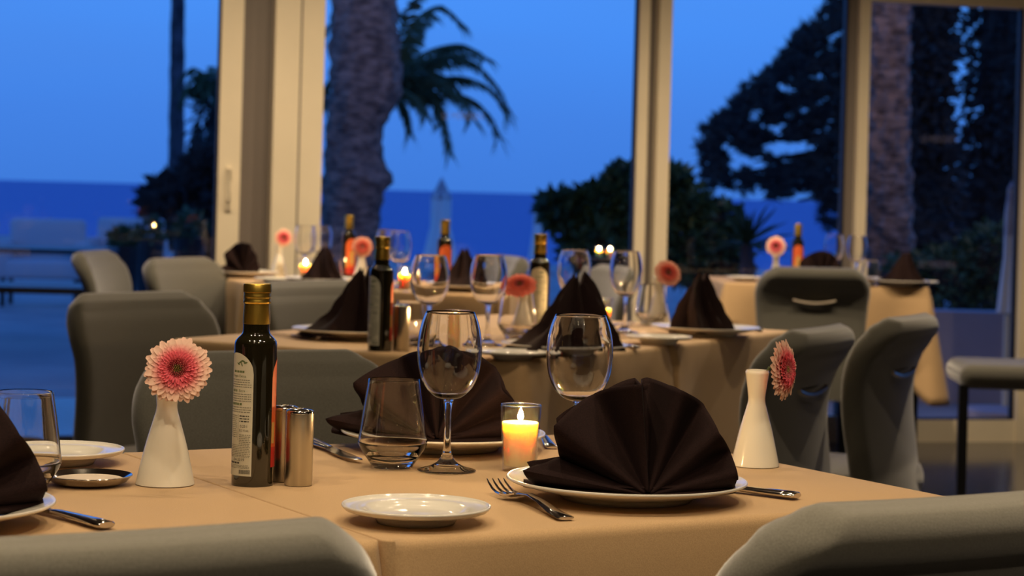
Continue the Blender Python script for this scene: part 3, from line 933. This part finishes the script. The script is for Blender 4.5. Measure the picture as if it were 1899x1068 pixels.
dplate = platekit(.135, .0225, .082)
bplate = platekit(.0765, .0175, .045)
def make_vase():
    pr = [(0, .001), (.029, 0)] + smooth([(.0312, .0015), (.0312, .004), (.0225, .042), (.0145, .070), (.0114, .0820), (.0118, .092), (.0158, .1195)], 6) + smooth([(.0150, .1203), (.0142, .1195), (.0104, .092), (.0100, .082), (.012, .068), (0, .060)], 3)
    return MB().lathe(pr, 64).build('bud_vase', 'vase', None, angle=60)
vase = Kit(make_vase)
def make_shaker():
    g = thing('pepper_shaker')
    MB().lathe([(0, 0), (.0152, 0), (.0160, .001), (.0160, .0815), (0, .0815)], 48).build('body', 'brushed', g, angle=40)
    t = MB().lathe(smooth([(.0158, .0818), (.0158, .0836), (.0150, .0850), (.0112, .0866), (.006, .0873), (0, .0874)], 3), 48).build('cap', 'steel', g, angle=50)
    mb = MB()
    for i in range(5):
        a = i * 2 * PI / 5; mb.lathe([(.0009, .0858), (.0009, .0876), (0, .0877)], 8, .005 * math.cos(a), .005 * math.sin(a))
    mb.build('pour_holes', 'slot', t)
    return g
shaker = Kit(make_shaker)
def make_coaster():
    g = thing('wine_coaster')
    MB().lathe([(0, .0004), (.034, .0004), (.042, .004), (.0475, .0102), (.0482, .0108), (.0476, .0116), (.0455, .0106), (.0400, .0072), (.034, .0045), (0, .0045)], 72).build('rim_dish', 'steel', g, angle=35)
    MB().lathe([(0, .0047), (.0375, .0047), (.0385, .0063), (.0375, .0069), (0, .0069)], 60).build('paper_doily', 'doily', g, angle=50)
    return g
coaster = Kit(make_coaster)
def make_knife():
    g = thing('table_knife')
    h = MB(); rings = []
    for x, w_, t in ((0, .0085, .0036), (.002, .0104, .0052), (.02, .0108, .0054), (.06, .0088, .0046), (.095, .0066, .0038), (.102, .006, .003)):
        rings.append([(x, w_ * math.cos(a), .005 + t * math.sin(a) * .8) for a in [2 * PI * i / 16 for i in range(16)]])
    h.loft(rings).build('handle', 'steel', g)
    b = MB(); rings = []
    for x, y0, y1, t in ((.100, -.005, .005, .0016), (.112, -.0075, .006, .0012), (.14, -.0098, .0062, .001), (.18, -.0100, .0062, .001), (.205, -.0075, .006, .0009), (.217, -.001, .0055, .0007), (.220, .003, .0050, .0005)):
        rings.append([(x, y0, .0045), (x, (y0 + y1) / 2, .0045 + t), (x, y1, .0045 + t * 1.3), (x, y1, .0045 - t * 1.3), (x, (y0 + y1) / 2, .0045 - t)])
    b.loft(rings).build('blade', 'steel', g, angle=25)
    return g
knife = Kit(make_knife)
def make_fork():
    g = thing('table_fork')
    rings = []
    for x, w_, t, z in ((0, .0082, .0016, .0026), (.003, .0098, .0022, .003), (.03, .0085, .0022, .0045), (.07, .0058, .002, .0100), (.10, .0042, .0019, .0125), (.125, .0036, .0019, .0100), (.138, .0045, .0016, .0070)):
        rings.append([(x, w_ * math.cos(a), z + t * math.sin(a)) for a in [2 * PI * i / 16 for i in range(16)]])
    MB().loft(rings).build('handle', 'steel', g)
    hd = MB()
    P = [(.135, .0045, .0078), (.142, .0095, .0055), (.150, .0122, .0044), (.160, .0126, .0044)]
    top = [[(x, -w_ + 2 * w_ * j / 8, z + .0009 + .0012 * ((j - 4) / 4) ** 2) for j in range(9)] for x, w_, z in P]
    bot = [[(x, -w_ + 2 * w_ * j / 8, z - .0009 + .0012 * ((j - 4) / 4) ** 2) for j in range(9)] for x, w_, z in P]
    hd.loft([t + list(reversed(b)) for t, b in zip(top, bot)])
    hb = hd.build('neck', 'steel', g, angle=50)
    for j in range(4):
        y = -.0107 + .0214 * j / 3
        MB().tube([(.158, y, .0050), (.172, y * .98, .0052), (.186, y * .96, .0075), (.199, y * .93, .0125), (.205, y * .92, .0158)], [.0020, .0016, .0014, .0011, .0005], 8).build('tine', 'steel', g)
    return g
fork = Kit(make_fork)

# olive oil bottle
BR = .0242
def cyl(th, z, r): return (r * math.cos(th), r * math.sin(th), z)
def make_bottle():
    g = thing('oil_bottle')
    MB().lathe([(0, .002), (BR - .004, 0)] + smooth([(BR - .0015, .0006), (BR, .004), (BR, .155)], 3) + smooth([(BR, .158), (BR - .0006, .1625), (BR - .0035, .1665), (.0168, .1705), (.0152, .1750), (.0150, .185)], 4) + [(0, .185)], 64).build('body', 'bottle', g, angle=60)
    MB().lathe([(.0150, .1825)] + smooth([(.0155, .1828), (.0154, .192), (.0149, .200), (.0146, .2060)], 3) + [(.010, .2062)], 48).build('neck_sleeve', 'gold', g, angle=50)
    n = 96; pr = [(.0148, .2058), (.0156, .2064), (.0158, .2085), (.0152, .2100), (.0152, .2125), (.0157, .2138), (.0152, .2152), (.0153, .2185)]
    mb = MB(); mb.lathe(pr, n)
    rings = []
    for z, r in ((.2185, .01535), (.2188, .0157), (.2270, .0157), (.2283, .0150)):
        rings.append([cyl(2 * PI * i / n, z, r + (.00025 if i % 2 else -.00015) * (1 if .2186 < z < .2275 else 0)) for i in range(n)])
    mb.loft(rings)
    mb.build('cap', 'gold', g, angle=50)
    def patch(name, m, parent, th0, th1, z0, ztop, r, nx=24, nz=2):
        P = []
        for j in range(nz + 1):
            P.append([cyl(th0 + (th1 - th0) * i / nx, z0 + ((ztop(i / nx) if callable(ztop) else ztop) - z0) * j / nz, r) for i in range(nx + 1)])
        return MB().grid(P).build(name, m, parent, angle=80)
    # back label (its right edge faces the front of the bottle)
    A1 = R(-90 - 4); A0 = R(-90 - 112)
    arch = lambda t: .127 + .0235 * math.sqrt(max(0, 1 - (2 * t - 1) ** 2))
    lb = patch('back_label', 'paper', g, A0, A1, .0118, arch, BR + .0002, 40, 12)
    W_ = (A1 - A0) * BR
    def pxy(x, z): return cyl(A0 + x / BR, z, BR + .00035)      # x metres from the label's left edge
    ink = MB(); soft = MB(); grn = MB()
    def bar(mb, x0, x1, z0, z1):
        k = max(1, int((x1 - x0) / .002)); 
        mb.grid([[pxy(x0 + (x1 - x0) * i / k, z) for i in range(k + 1)] for z in (z0, z1)])
    rg = random.Random(2)
    def para(mb, x0, x1, ztop, n, lh, th):
        for r_ in range(n):
            x = x0
            z = ztop - r_ * lh
            while x < x1 - .001:
                L = min(rg.uniform(.0012, .0038), x1 - x)
                bar(mb, x, x + L, z - th, z); x += L + rg.uniform(.0004, .0009)
    def words(mb, s_, x, z, size, cx=1.0):
        cu = bpy.data.curves.new('t', 'FONT'); cu.body = s_; cu.size = size; ob = bpy.data.objects.new('t', cu); COL.objects.link(ob)
        me = bpy.data.meshes.new_from_object(ob.evaluated_get(bpy.context.evaluated_depsgraph_get())); bpy.data.objects.remove(ob)
        b = len(mb.v)
        mb.v += [pxy(x + v.co.x * cx, z + v.co.y) for v in me.vertices]
        mb.f += [tuple(b + i for i in p.vertices) for p in me.polygons]
    para(grn, .018, .036, .1305, 1, .003, .0024); words(grn, 'Virgen Extra', .0155, .1230, .0042)
    para(soft, .006, W_ - .0022, .1205, 4, .0026, .0010)
    para(grn, .015, .026, .1090, 1, .003, .0026); words(grn, 'Extra', .0275, .1065, .0040)
    para(soft, .004, W_ - .0022, .1045, 4, .0026, .0010)
    para(grn, .014, .034, .0940, 1, .003, .0026)
    para(soft, .004, W_ - .0022, .0895, 3, .0026, .0010)
    para(ink, W_ - .0160, W_ - .0040, .0800, 3, .0030, .0013)
    bar(ink, W_ - .0180, W_ - .0177, .052, .0815)
    words(ink, '0.25 l', W_ - .0150, .0665, .0042); words(ink, '8.5 fl.oz.', W_ - .0158, .0620, .0036)
    para(soft, W_ - .0160, W_ - .0018, .0585, 6, .0020, .0009)
    para(soft, .010, W_ - .0195, .0800, 12, .0022, .0009)
    para(soft, .006, W_ - .0018, .0465, 7, .0019, .0008)
    para(soft, .006, W_ - .0030, .0335, 1, .0019, .0006)
    words(ink, '-04-2019', .0205, .0285, .0046)
    para(ink, .0140, .0320, .0274, 1, .003, .0020)
    para(soft, .008, W_ - .0026, .0240, 3, .0015, .0007)
    x = W_ - .0150
    while x < W_ - .0018:
        t = rg.choice((.0002, .0003, .0005)); bar(ink, x, x + t, .0142, .0188); x += t + rg.choice((.0002, .0003))
    # small olive sprig drawing
    for (x, z, a, L) in ((.029, .1400, .5, .006), (.033, .1412, -.4, .006), (.031, .1375, -1.2, .005), (.036, .1395, .3, .005), (.026, .1380, 2.6, .005)):
        c0 = []
        for k in range(8):
            t = 2 * PI * k / 8; u_, v_ = L * .5 * math.cos(t), L * .18 * math.sin(t)
            c0.append(pxy(x + u_ * math.cos(a) - v_ * math.sin(a), z + u_ * math.sin(a) + v_ * math.cos(a)))
        grn.add(c0, [tuple(range(8))])
    ink.build('label_print', 'ink', lb, smooth=False); soft.build('fine_print', 'ink_soft', lb, smooth=False); grn.build('green_print', 'ink_green', lb, smooth=False)
    # front label
    F0 = R(-36); F1 = R(70)
    fl = patch('front_label', 'orange', g, F0, F1, .044, lambda t: .122 + .0235 * math.sqrt(max(0, 1 - (2 * t - 1) ** 2)), BR + .0002, 40, 12)
    patch('red_band', 'red', fl, F0, F1, .021, .044, BR + .0002, 40, 1)
    patch('yellow_panel', 'yellow', fl, F0 + .0, F0 + .25, .048, .072, BR + .0005, 20, 1)
    oval = MB(); c0 = []
    tm = (F0 + F1) / 2
    for k in range(28):
        t = 2 * PI * k / 28; c0.append(cyl(tm + .42 * math.cos(t), .078 + .026 * math.sin(t), BR + .0007))
    oval.add(c0 + [cyl(tm, .078, BR + .0007)], [(k, (k + 1) % 28, 28) for k in range(28)])
    oval.build('picture_oval', 'yellow', fl)
    return g
bottle = Kit(make_bottle)

# fanned napkin: pivot at the origin, fan opens to the viewer (-y)
FAN = [(0, .093, .0), (14, .101, .022), (26, .102, .006), (42, .103, .036), (57, .1135, .002), (73, .1195, .040), (90, .1195, -.020), (93, .1180, -.020), (95.5, .1225, .058), (121, .118, -.004), (145, .1275, .042), (154, .110, .016), (161, .101, .002), (166, .118, .020), (170, .139, .036), (178, .122, .010)]
def make_napkin():
    g = thing('folded_napkin')
    A = []
    for (p0, r0, d0), (p1, r1, d1) in zip(FAN, FAN[1:]):
        k = max(2, int((p1 - p0) / 1.3))
        for i in range(k):
            t = i / k; s = (1 - math.cos(PI * t)) / 2
            A.append((p0 + (p1 - p0) * t, r0 + (r1 - r0) * t, d0 + (d1 - d0) * s))
    A.append(FAN[-1])
    P = []
    for j in range(25):
        t = .035 + .965 * j / 24
        P.append([(r * t * math.cos(R(a)), -(d * 1.35 * (t ** 1.05)) - .040 * (1 - t) + .030 * t * math.sin(R(a)), .004 + r * t * math.sin(R(a))) for a, r, d in A])
    o = MB().grid(P).build('pleated_fan', 'napkin', g, angle=50)
    md = o.modifiers.new('thickness', 'SOLIDIFY'); md.thickness = .0016
    P = []
    for j in range(21):
        t = .05 + .95 * j / 20
        P.append([((r - .004) * t * math.cos(R(a)), .026 - (d * .55 * t) * math.cos(R(a * 1.5)) + .03 * t * math.sin(R(a)), .004 + (r - .005) * t * math.sin(R(a))) for a, r, d in A])
    o = MB().grid(P).build('back_layer', 'napkin', g, angle=50)
    md = o.modifiers.new('thickness', 'SOLIDIFY'); md.thickness = .0016
    # base fold lying on the plate
    for k, (x0, x1, zz, yy, nm) in enumerate(((-.136, .098, .0, -.030, 'lower_fold'), (-.128, .101, .0085, -.022, 'upper_fold'))):
        rings = []
        for i in range(41):
            t = i / 40; x = x0 + (x1 - x0) * t
            hw = (.036 - .006 * k) * (math.sin(PI * min(1, max(0, t * .94 + .03))) ** .45)
            h = .0042 + .001 * math.sin(t * 9 + k * 2)
            cy = .012 + yy * (.2 + .8 * math.sin(PI * t)); cz = zz + .0035 + .0045 * (abs(2 * t - 1) ** 2) * (1 + k)
            rings.append([(x, cy + hw * math.cos(a), cz + h * math.sin(a)) for a in [2 * PI * q / 20 for q in range(20)]])
        MB().loft(rings).build(nm, 'napkin', g, angle=60)
    return g
napkin = Kit(make_napkin)
def make_side_napkin():
    # a fan turned edge-on: a tall pleated peak over a spread base with one trailing tip
    rings = []; n = 72
    for k in range(26):
        t = k / 25; ring = []
        for i in range(n):
            th = 2 * PI * i / n
            tri = abs(((th * 7 / (2 * PI) + .35 * t) % 1) * 2 - 1)
            f = .64 + .56 * tri ** 1.2 * (1 - .2 * t) + .16 * math.cos(2 * th + 1) + .12 * math.cos(3 * th + 2)
            rx = .076 * (1 - t) ** .75 + .012; ry = .064 * (1 - t) ** .85 + .010
            tip = max(0, math.cos(th - PI)) ** 6 * max(0, 1 - t / .32) * .75 + max(0, math.cos(th - .4)) ** 8 * max(0, 1 - t / .5) * .30
            f += tip
            ring.append((.016 * t + rx * f * math.cos(th), ry * f * math.sin(th) - .008 * math.sin(3 * t), .116 * (t ** .92) + .014 * tri * t + .010 * t * math.cos(3 * th + 1)))
        rings.append(ring)
    return MB().loft(rings).build('folded_napkin', 'napkin', None, angle=42)
napkin_side = Kit(make_side_napkin)

# gerbera
def lerp3(a, b, t): return tuple(a[i] + (b[i] - a[i]) * t for i in range(3))
def petals(name, rows, pal, parent, seed):
    mb = MB(); cols = []; rg = random.Random(seed)
    for (n, r0, r1, w_, z0, z1, off) in rows:
        for i in range(n):
            a = 2 * PI * (i + off) / n + rg.uniform(-.04, .04); R1 = r1 * rg.uniform(.94, 1.05); zz = z1 + rg.uniform(-.0012, .0012)
            ca, sa = math.cos(a), math.sin(a); m = 8; rows_ = []
            for k in range(m + 1):
                t = k / m; r = r0 + (R1 - r0) * t
                ww = w_ * (.45 + .75 * math.sin(PI * min(1, t * .62 + .18))) * (1 if t < .8 else math.sqrt(max(.16, 1 - ((t - .8) / .2) ** 2)))
                z = z0 + (zz - z0) * (t ** 1.2) + .003 * math.sin(PI * t)
                row = []
                for q, dz in ((-1, .0009), (0, 0), (1, .0009)):
                    row.append((r * ca - q * ww * sa, r * sa + q * ww * ca, z + dz * (1 if abs(q) else 0)))
                    rr = r / .037
                    if rr < .52: c = lerp3(pal[0], pal[1], max(0, rr / .52))
                    else: c = lerp3(pal[1], pal[2], min(1, (rr - .52) / .30))
                    cols.append(c)
                rows_.append(row)
            mb.grid(rows_)
    o = mb.build(name, 'petal', parent, cols=cols, angle=60)
    return o
PAL_PINK = ((.50, .03, .07), (.86, .13, .17), (.93, .62, .49))
PAL_CORAL = ((.55, .04, .03), (.85, .13, .08), (.90, .42, .30))
PAL_ORANGE = ((.50, .05, .02), (.80, .10, .045), (.85, .16, .09))
def gerbera(head, normal, base, label, pal=PAL_PINK, rad=.037, seed=1, stem_from=None, rows=None, group=None):
    g = thing('gerbera_flower', label, 'flower', (base.x, base.y, base.z))
    n = Vector(normal).normalized(); h = head - base
    q = n.to_track_quat('Z', 'Y')
    def fix(o):
        o.location = h; o.rotation_mode = 'QUATERNION'; o.rotation_quaternion = q; o.scale = (rad / .037,) * 3
    fix(petals('outer_petals', rows or [(30, .012, .0374, .0036, -.001, .0010, 0), (30, .012, .0348, .0036, .0005, .0036, .5), (32, .011, .0285, .0026, .0015, .0058, .2)], pal, g, seed))
    fix(petals('inner_petals', [(34, .009, .0232, .0020, .003, .0080, .4), (34, .008, .0195, .0015, .004, .0096, 0), (30, .007, .0165, .0012, .0045, .0105, .5)], pal, g, seed + 1))
    ds = MB(); cols = []
    rg = random.Random(seed)
    for i in range(190):
        r = .0150 * math.sqrt((i + .5) / 190); a = i * 2.39996
        c = Vector((r * math.cos(a), r * math.sin(a), .0085 + .002 * (r / .015)))
        b0 = len(ds.v)
        ds.lathe([(.0007, c.z - .003), (.0008, c.z), (0, c.z + .001)], 5, c.x, c.y)
        cc_ = (.30, .22, .06) if r < .0042 else lerp3((.35, .02, .04), (.75, .22, .22), rg.random())
        cols += [cc_] * (len(ds.v) - b0)
    fix(ds.build('flower_centre', 'petal', g, cols=cols))
    cal = MB().lathe([(0, -.010), (.004, -.008), (.010, -.0035), (.0135, .001), (.012, .004), (0, .004)], 20).build('calyx', 'stem', g); fix(cal)
    b = h - n * .009 * rad / .037
    s0 = Vector((0, 0, .07)); s1 = Vector((0, 0, .112))
    if stem_from: s1 = Vector(stem_from) - base
    mid = (s1 + b) / 2 + Vector((0, 0, .004))
    MB().tube(polyline([s0, s1, mid, b - n * .004, b], 12), .0019, 8).build('stem', 'stem', g)
    return g
def face(p): return -math.atan2(p.x, p.y)

# ---- front table, right half
def PP(px, py, z=ZT): return at(px, py, z)
GW, GT, GD, GB = 'stemmed wine glasses on the tables', 'stemless water tumblers', 'dinner plates under the napkins', 'small bread plates'
GN, GO, GV, GF, GC2, GK = 'dark fan-folded napkins', 'olive oil bottles', 'white bud vases', 'gerbera flowers in the bud vases', 'lit votive candles', 'table cutlery'
p = PP(828, 873); wine(p, 0, 'large clear wine glass in front, between the tumbler and the front candle', 'wine glass', GW, 1)
p = pd(1069, 892, 2.31); p.z = ZT; wine(p, 0, 'large clear wine glass standing behind the front fanned napkin', 'wine glass', GW, (1.04, 1.04, .995))
p = PP(727, 867); tumbler(p, 0, 'clear stemless tumbler in front, left of the front wine glass', 'tumbler', GT, 1)
p = PP(40, 909); tumbler(p, 0, 'clear stemless tumbler at the left edge behind the dark napkin', 'tumbler', GT, 1)
p = PP(963, 872); candle(p, 0, 'lit ivory candle in a clear glass on the front table', 'candle', GC2, 1)
p = pd(1162, 898, 2.115); p.z = ZT; dplate(p, 0, 'large white plate under the front fanned napkin', 'plate', GD, 1.0)
pn1 = pd(1200, 905, 2.075); napkin((pn1.x, pn1.y + .012, ZT + .010), face(pn1) + R(3), 'dark plum napkin folded into a wide fan on the front plate', 'napkin', GN, 1.0)
p = pd(772, 934, 1.93); p.z = ZT; bplate(p, 0, 'small empty white plate at the front edge, left of the fork', 'plate', GB, 1.0)
p = pd(822, 803, 2.49); p.z = ZT; dplate(p, 0, 'large white plate on the far side of the front table, behind the tumbler', 'plate', GD, 1.0)
napkin((p.x - .002, p.y - .0, ZT + .010), face(p) + R(-8), 'dark fanned napkin behind the front tumbler and wine glass', 'napkin', GN, (1.08, 1.0, .98))
a, b = PP(1050, 966), PP(864, 892); d = b - a
fork((a.x, a.y, ZT), math.atan2(d.y, d.x), 'steel fork lying between the small plate and the napkin plate', 'fork', GK, 1.02)
a, b = PP(1479, 927), PP(1366, 913); d = b - a
knife((a.x, a.y, ZT), math.atan2(d.y, d.x), 'steel knife sticking out right of the front napkin plate', 'knife', GK, 1)
a, b = PP(664, 859), PP(582, 826); d = (b - a).normalized()
o = a + d * .218
knife((o.x, o.y, ZT), math.atan2(-d.y, -d.x), 'steel knife with its tip beside the front tumbler, behind the shakers', 'knife', GK, 1)
a, b = PP(1024, 833), PP(1004, 818); d = b - a
fork((a.x, a.y, ZT), math.atan2(d.y, d.x), 'steel fork behind the front candle, mostly hidden by the napkin', 'fork', GK, .9)
p = PP(1400, 863); vase(p, 0, 'white bud vase on the right of the front table, holding the sideways flower', 'vase', GV, (.96, .96, 1.0))
hd = pd(1449, 685, 2.40); gerbera(hd, (.86, -.50, .06), p, 'pink gerbera seen from the side, leaning right out of its vase', seed=21, rad=.0385, stem_from=(p.x + .012, p.y, ZT + .119), group=GF)
# ---- front table, left half
p = PP(306, 897); vase(p, 0, 'white bud vase left of the front oil bottle', 'vase', GV, 1.04)
hd = pd(330, 687, 2.10); gerbera(hd, (.06, -.93, .30), p, 'large pink gerbera with pale petal tips facing us on the left', seed=5, rad=.0370, group=GF)
p = PP(468, 897.5); bottle(p, face(p), 'tall dark olive oil bottle with a gold cap on the front table', 'bottle', GO, 1)
p = PP(553, 899); shaker(p, 0, 'brushed steel shaker in front, the nearer of the two beside the front bottle', 'shaker', 'steel shakers', 1)
p = PP(525, 891); shaker(p, 0, 'brushed steel shaker half hidden behind its twin beside the front bottle', 'shaker', 'steel shakers', 1)
p = PP(165, 898); coaster(p, 0, 'round polished steel coaster with a pale doily, left of the pink flower vase', 'coaster', None, 1)
p = pd(112, 828, 2.27); p.z = ZT; bplate(p, 0, 'white plate at the far left of the front table, behind the tumbler', 'plate', GB, 1.0)
p = pd(-158, 941, 1.845); p.z = ZT; dplate(p, 0, 'white plate cut off by the left edge, under a dark napkin', 'plate', GD, 1.0)
napkin((p.x + .0, p.y - .01, ZT + .010), face(p) + R(4), 'dark fanned napkin cut off by the left edge of the picture', 'napkin', GN, (1.28, 1, 1.1))
a, b = PP(198, 983), PP(84, 953); d = b - a
knife((a.x, a.y, ZT), math.atan2(d.y, d.x), 'steel knife pointing under the plate at the lower left', 'knife', GK, 1)

# ---- middle table
p = PP(794, 642); wine(p, 0, 'wine glass on the middle table above the front wine glass, left of the pair', 'wine glass', GW, (1.10, 1.10, 1.03))
p = PP(903, 641); wine(p, 0, 'wine glass on the middle table just left of the orange flower', 'wine glass', GW, (1.05, 1.05, 1.04))
p = PP(1062, 613); wine(p, 0, 'wine glass behind the pointed napkin in the centre, left of the middle candle', 'wine glass', GW, (1.07, 1.07, 1.04))
p = PP(1158, 618); wine(p, 0, 'wine glass right of the middle candle, in front of the window post', 'wine glass', GW, (1.03, 1.03, 1.05))
p = PP(958, 628); tumbler(p, 0, 'tumbler on the middle table in front of the orange flower vase', 'tumbler', GT, 1.07)
p = PP(1207, 603); tumbler(p, 0, 'tumbler on the middle table in front of the coral flower vase', 'tumbler', GT, 1.0)
p = pd(758, 640, 4.12); p.z = ZT; tumbler(p, 0, 'tumbler on the middle table behind the steel shaker', 'tumbler', GT, .9)
p = PP(704, 650); bottle(p, face(p), 'oil bottle on the middle table beside its steel shaker', 'bottle', GO, 1.05)
p = PP(998, 615); bottle(p, face(p) + R(52), 'oil bottle on the middle table right of the orange flower', 'bottle', GO, 1.05)
p = PP(743, 650); shaker(p, 0, 'steel shaker on the middle table, right of the oil bottle', 'shaker', 'steel shakers', 1.12)
p = PP(969, 622); vase(p, 0, 'bud vase of the orange flower on the middle table', 'vase', GV, .98)
hd = pd(964, 531, 4.33); gerbera(hd, (-.1, -.60, .75), p, 'orange red gerbera tilted up on the middle table', PAL_ORANGE, seed=31, rad=.040, group=GF)
p = PP(1221, 602); vase(p, 0, 'bud vase of the coral flower in front of the window post', 'vase', GV, 1.04)
hd = pd(1238, 507, 4.80); gerbera(hd, (.25, -.85, .38), p, 'coral gerbera standing on the right of the middle table', PAL_CORAL, seed=41, rad=.0355, group=GF)
p = PP(846, 650); candle(p, 0, 'lit candle seen through the front wine glass', 'candle', GC2, 1.05)
p = PP(1114, 621); candle(p, 0, 'lit candle right of the pointed napkin on the middle table', 'candle', GC2, 1.10)
def setting(px, py, D, yaw, pl, nl, sc=(1, 1, 1), nx=0, ny=0, psc=1.0, plate=True):
    p = pd(px, py, D); p.z = ZT
    if plate: dplate(p, 0, pl, 'plate', GD, psc)
    (napkin_side if abs(yaw) > 40 else napkin)((p.x + nx, p.y + ny, ZT + .010), face(p) + R(yaw), nl, 'napkin', GN, sc)
setting(652, 612, 4.27, 41, 'plate at the left end of the middle table', 'tall dark napkin left of the middle oil bottle', (1.0, 1.0, 1.12), .01)
setting(1047, 638, 4.0, 43, 'plate at the near corner of the middle table under the pointed napkin', 'pointed dark napkin in the centre, right of the orange flower', (1.1, 1.1, 1.2), .01)
setting(1308, 612, 4.65, -90, 'plate at the right end of the middle table', 'tall dark napkin at the right end of the middle table', (1.0, 1.0, 1.08), -.01)
p = pd(950, 652, 3.84); p.z = ZT; bplate(p, 0, 'small plate at the near edge of the middle table', 'plate', GB, .95)
p = pd(1222, 623, 4.35); p.z = ZT; bplate(p, 0, 'small plate at the right edge of the middle table', 'plate', GB, 1)
def cutl(k, x0, y0, x1, y1, lb, cat, sc=1, z=ZT):
    a, b = at(x0, y0), at(x1, y1); d = b - a
    k((a.x, a.y, z), math.atan2(d.y, d.x), lb, cat, GK, sc)
cutl(knife, 590, 632, 508, 622, 'knife at the left end of the middle table, beside the plate', 'knife', 1)
cutl(knife, 1182, 648, 1120, 638, 'knife right of the plate with the pointed napkin', 'knife', .9)
cutl(knife, 1410, 616, 1380, 606, 'knife at the far right end of the middle table', 'knife', .8)
cutl(fork, 985, 640, 925, 622, 'fork on the middle table behind the small near plate', 'fork', 1)
cutl(fork, 1120, 612, 1185, 604, 'fork on the middle table beside the right tumbler', 'fork', .9)

# ---- left rear table
p = pd(645, 510, 7.0); p.z = ZT; bottle(p, face(p) + R(-75), 'oil bottle with an orange label on the left rear table, nearest the column', 'bottle', GO, 1.05)
p = pd(823, 524, 6.5); p.z = ZT; bottle(p, face(p) + R(-95), 'oil bottle with an orange label at the right end of the left rear table', 'bottle', GO, 1.05)
p = pd(670, 515, 6.75); p.z = ZT; vase(p, 0, 'bud vase on the left rear table, behind the middle oil bottle', 'vase', GV, 1.06)
hd = pd(672, 458, 6.70); gerbera(hd, (.05, -.95, .25), p, 'coral pink gerbera just left of the middle oil bottle', PAL_CORAL, seed=51, rad=.037, group=GF)
p = pd(517, 505, 7.1); p.z = ZT; vase(p, 0, 'bud vase in front of the wide cream window column', 'vase', GV, 1)
hd = pd(526, 441, 7.05); gerbera(hd, (.15, -.95, .15), p, 'pink gerbera in front of the wide cream window column', PAL_PINK, seed=61, rad=.0345, group=GF)
for px, py, D, lb in ((564, 510, 7.0, 'wine glass before the window column, left one beside the upright napkin'), (595, 508, 7.05, 'wine glass before the window column, right one beside the upright napkin'),
                      (740, 520, 6.45, 'wine glass on the left rear table above the middle shaker'), (716, 516, 6.75, 'wine glass on the left rear table just behind the middle oil bottle')):
    p = pd(px, py, D); p.z = ZT; wine(p, 0, lb, 'wine glass', GW, (1.02, 1.02, 1.02))
p = pd(750, 530, 6.30); p.z = ZT; candle(p, 0, 'lit candle on the left rear table, right of the middle oil bottle', 'candle', GC2, 1)
p = pd(566, 512, 6.85); p.z = ZT; candle(p, 0, 'small lit candle on the left rear table before the column', 'candle', GC2, 1)
p = pd(618, 514, 6.7); p.z = ZT; tumbler(p, 0, 'tumbler on the left rear table beside the orange labelled bottle', 'tumbler', GT, .8)
setting(450, 502, 7.0, 12, 'plate at the left end of the left rear table', 'dark napkin on the left end of the left rear table', (.62, .8, .95))
setting(600, 522, 6.62, -70, 'plate in the middle of the left rear table', 'dark napkin on the left rear table in front of the column', (1.0, .95, .92), ny=.0)
setting(858, 526, 6.42, 75, 'plate at the right end of the left rear table', 'dark napkin at the right end of the left rear table', (.8, .9, 1.0), nx=.0)
p = pd(380, 500, 7.1); p.z = ZT; bplate(p, 0, 'small plate at the left end of the left rear table', 'plate', GB, 1)
p = pd(512, 519, 6.62); p.z = ZT; bplate(p, 0, 'small plate near the front edge of the left rear table', 'plate', GB, 1)
cutl(knife, 400, 512, 440, 508, 'knife glinting at the left end of the left rear table', 'knife', .8)

# ---- right rear table
p = pd(1438, 516, 7.7); p.z = ZT; vase(p, 0, 'bud vase on the right rear table', 'vase', GV, 1.0)
hd = pd(1439, 457, 7.66); gerbera(hd, (-.1, -.97, .15), p, 'pink gerbera on the right rear table beside the small bottle', PAL_PINK, seed=71, rad=.041, group=GF)
p = pd(1478, 516, 7.85); p.z = ZT; bottle(p, face(p) + R(-100), 'oil bottle with an orange label on the right rear table', 'bottle', GO, 1.05)
for px, D, lb in ((1545, 7.8, 'wine glass on the right rear table, left of the post'), (1588, 7.7, 'wine glass on the right rear table, before the post')):
    p = pd(px, 510, D); p.z = ZT; wine(p, 0, lb, 'wine glass', GW, (1.05, 1.05, 1.04))
p = pd(1615, 510, 7.65); p.z = ZT; tumbler(p, 0, 'tumbler on the right rear table', 'tumbler', GT, .95)
setting(1524, 522, 7.72, 2, 'plate hidden behind the chair back at the right rear table', 'domed dark napkin peeking over the chair back at the right rear table', (.9, 1, 1.0))
setting(1664, 522, 7.72, -62, 'plate at the right end of the right rear table', 'dark red-brown napkin at the right end of the right rear table', (.9, 1.1, .95), nx=.03)
p = pd(1382, 512, 7.78); p.z = ZT; bplate(p, 0, 'small plate at the left end of the right rear table', 'plate', GB, 1)
p = pd(1706, 518, 7.80); p.z = ZT; bplate(p, 0, 'small plate at the right corner of the right rear table', 'plate', GB, 1)

# ---- added table and candles outside, standing in for candle reflections in the glass
t = thing('terrace_table', 'small round table added under the two reflection stand-in candles beside the centre window post', 'table', (OUTC.x, OUTC.y, -.04))
MB().lathe([(0, OUTC.z + .01), (.15, OUTC.z + .01), (.15, OUTC.z + .04), (0, OUTC.z + .04)], 32).build('tabletop', 'darkmetal', t, angle=40)
MB().lathe([(.16, 0), (.16, .02), (.02, .05), (.02, OUTC.z + .01)], 24).build('pedestal', 'darkmetal', t, angle=40)
candle((OUTC.x - .022 - .01, OUTC.y, OUTC.z), 0, 'left of the two candles added for reflected flames beside the centre post', 'candle', 'candles added for reflected flames', .8)
candle((OUTC.x + .022 + .01, OUTC.y + .01, OUTC.z), 0, 'right of the two candles added for reflected flames beside the centre post', 'candle', 'candles added for reflected flames', .8)
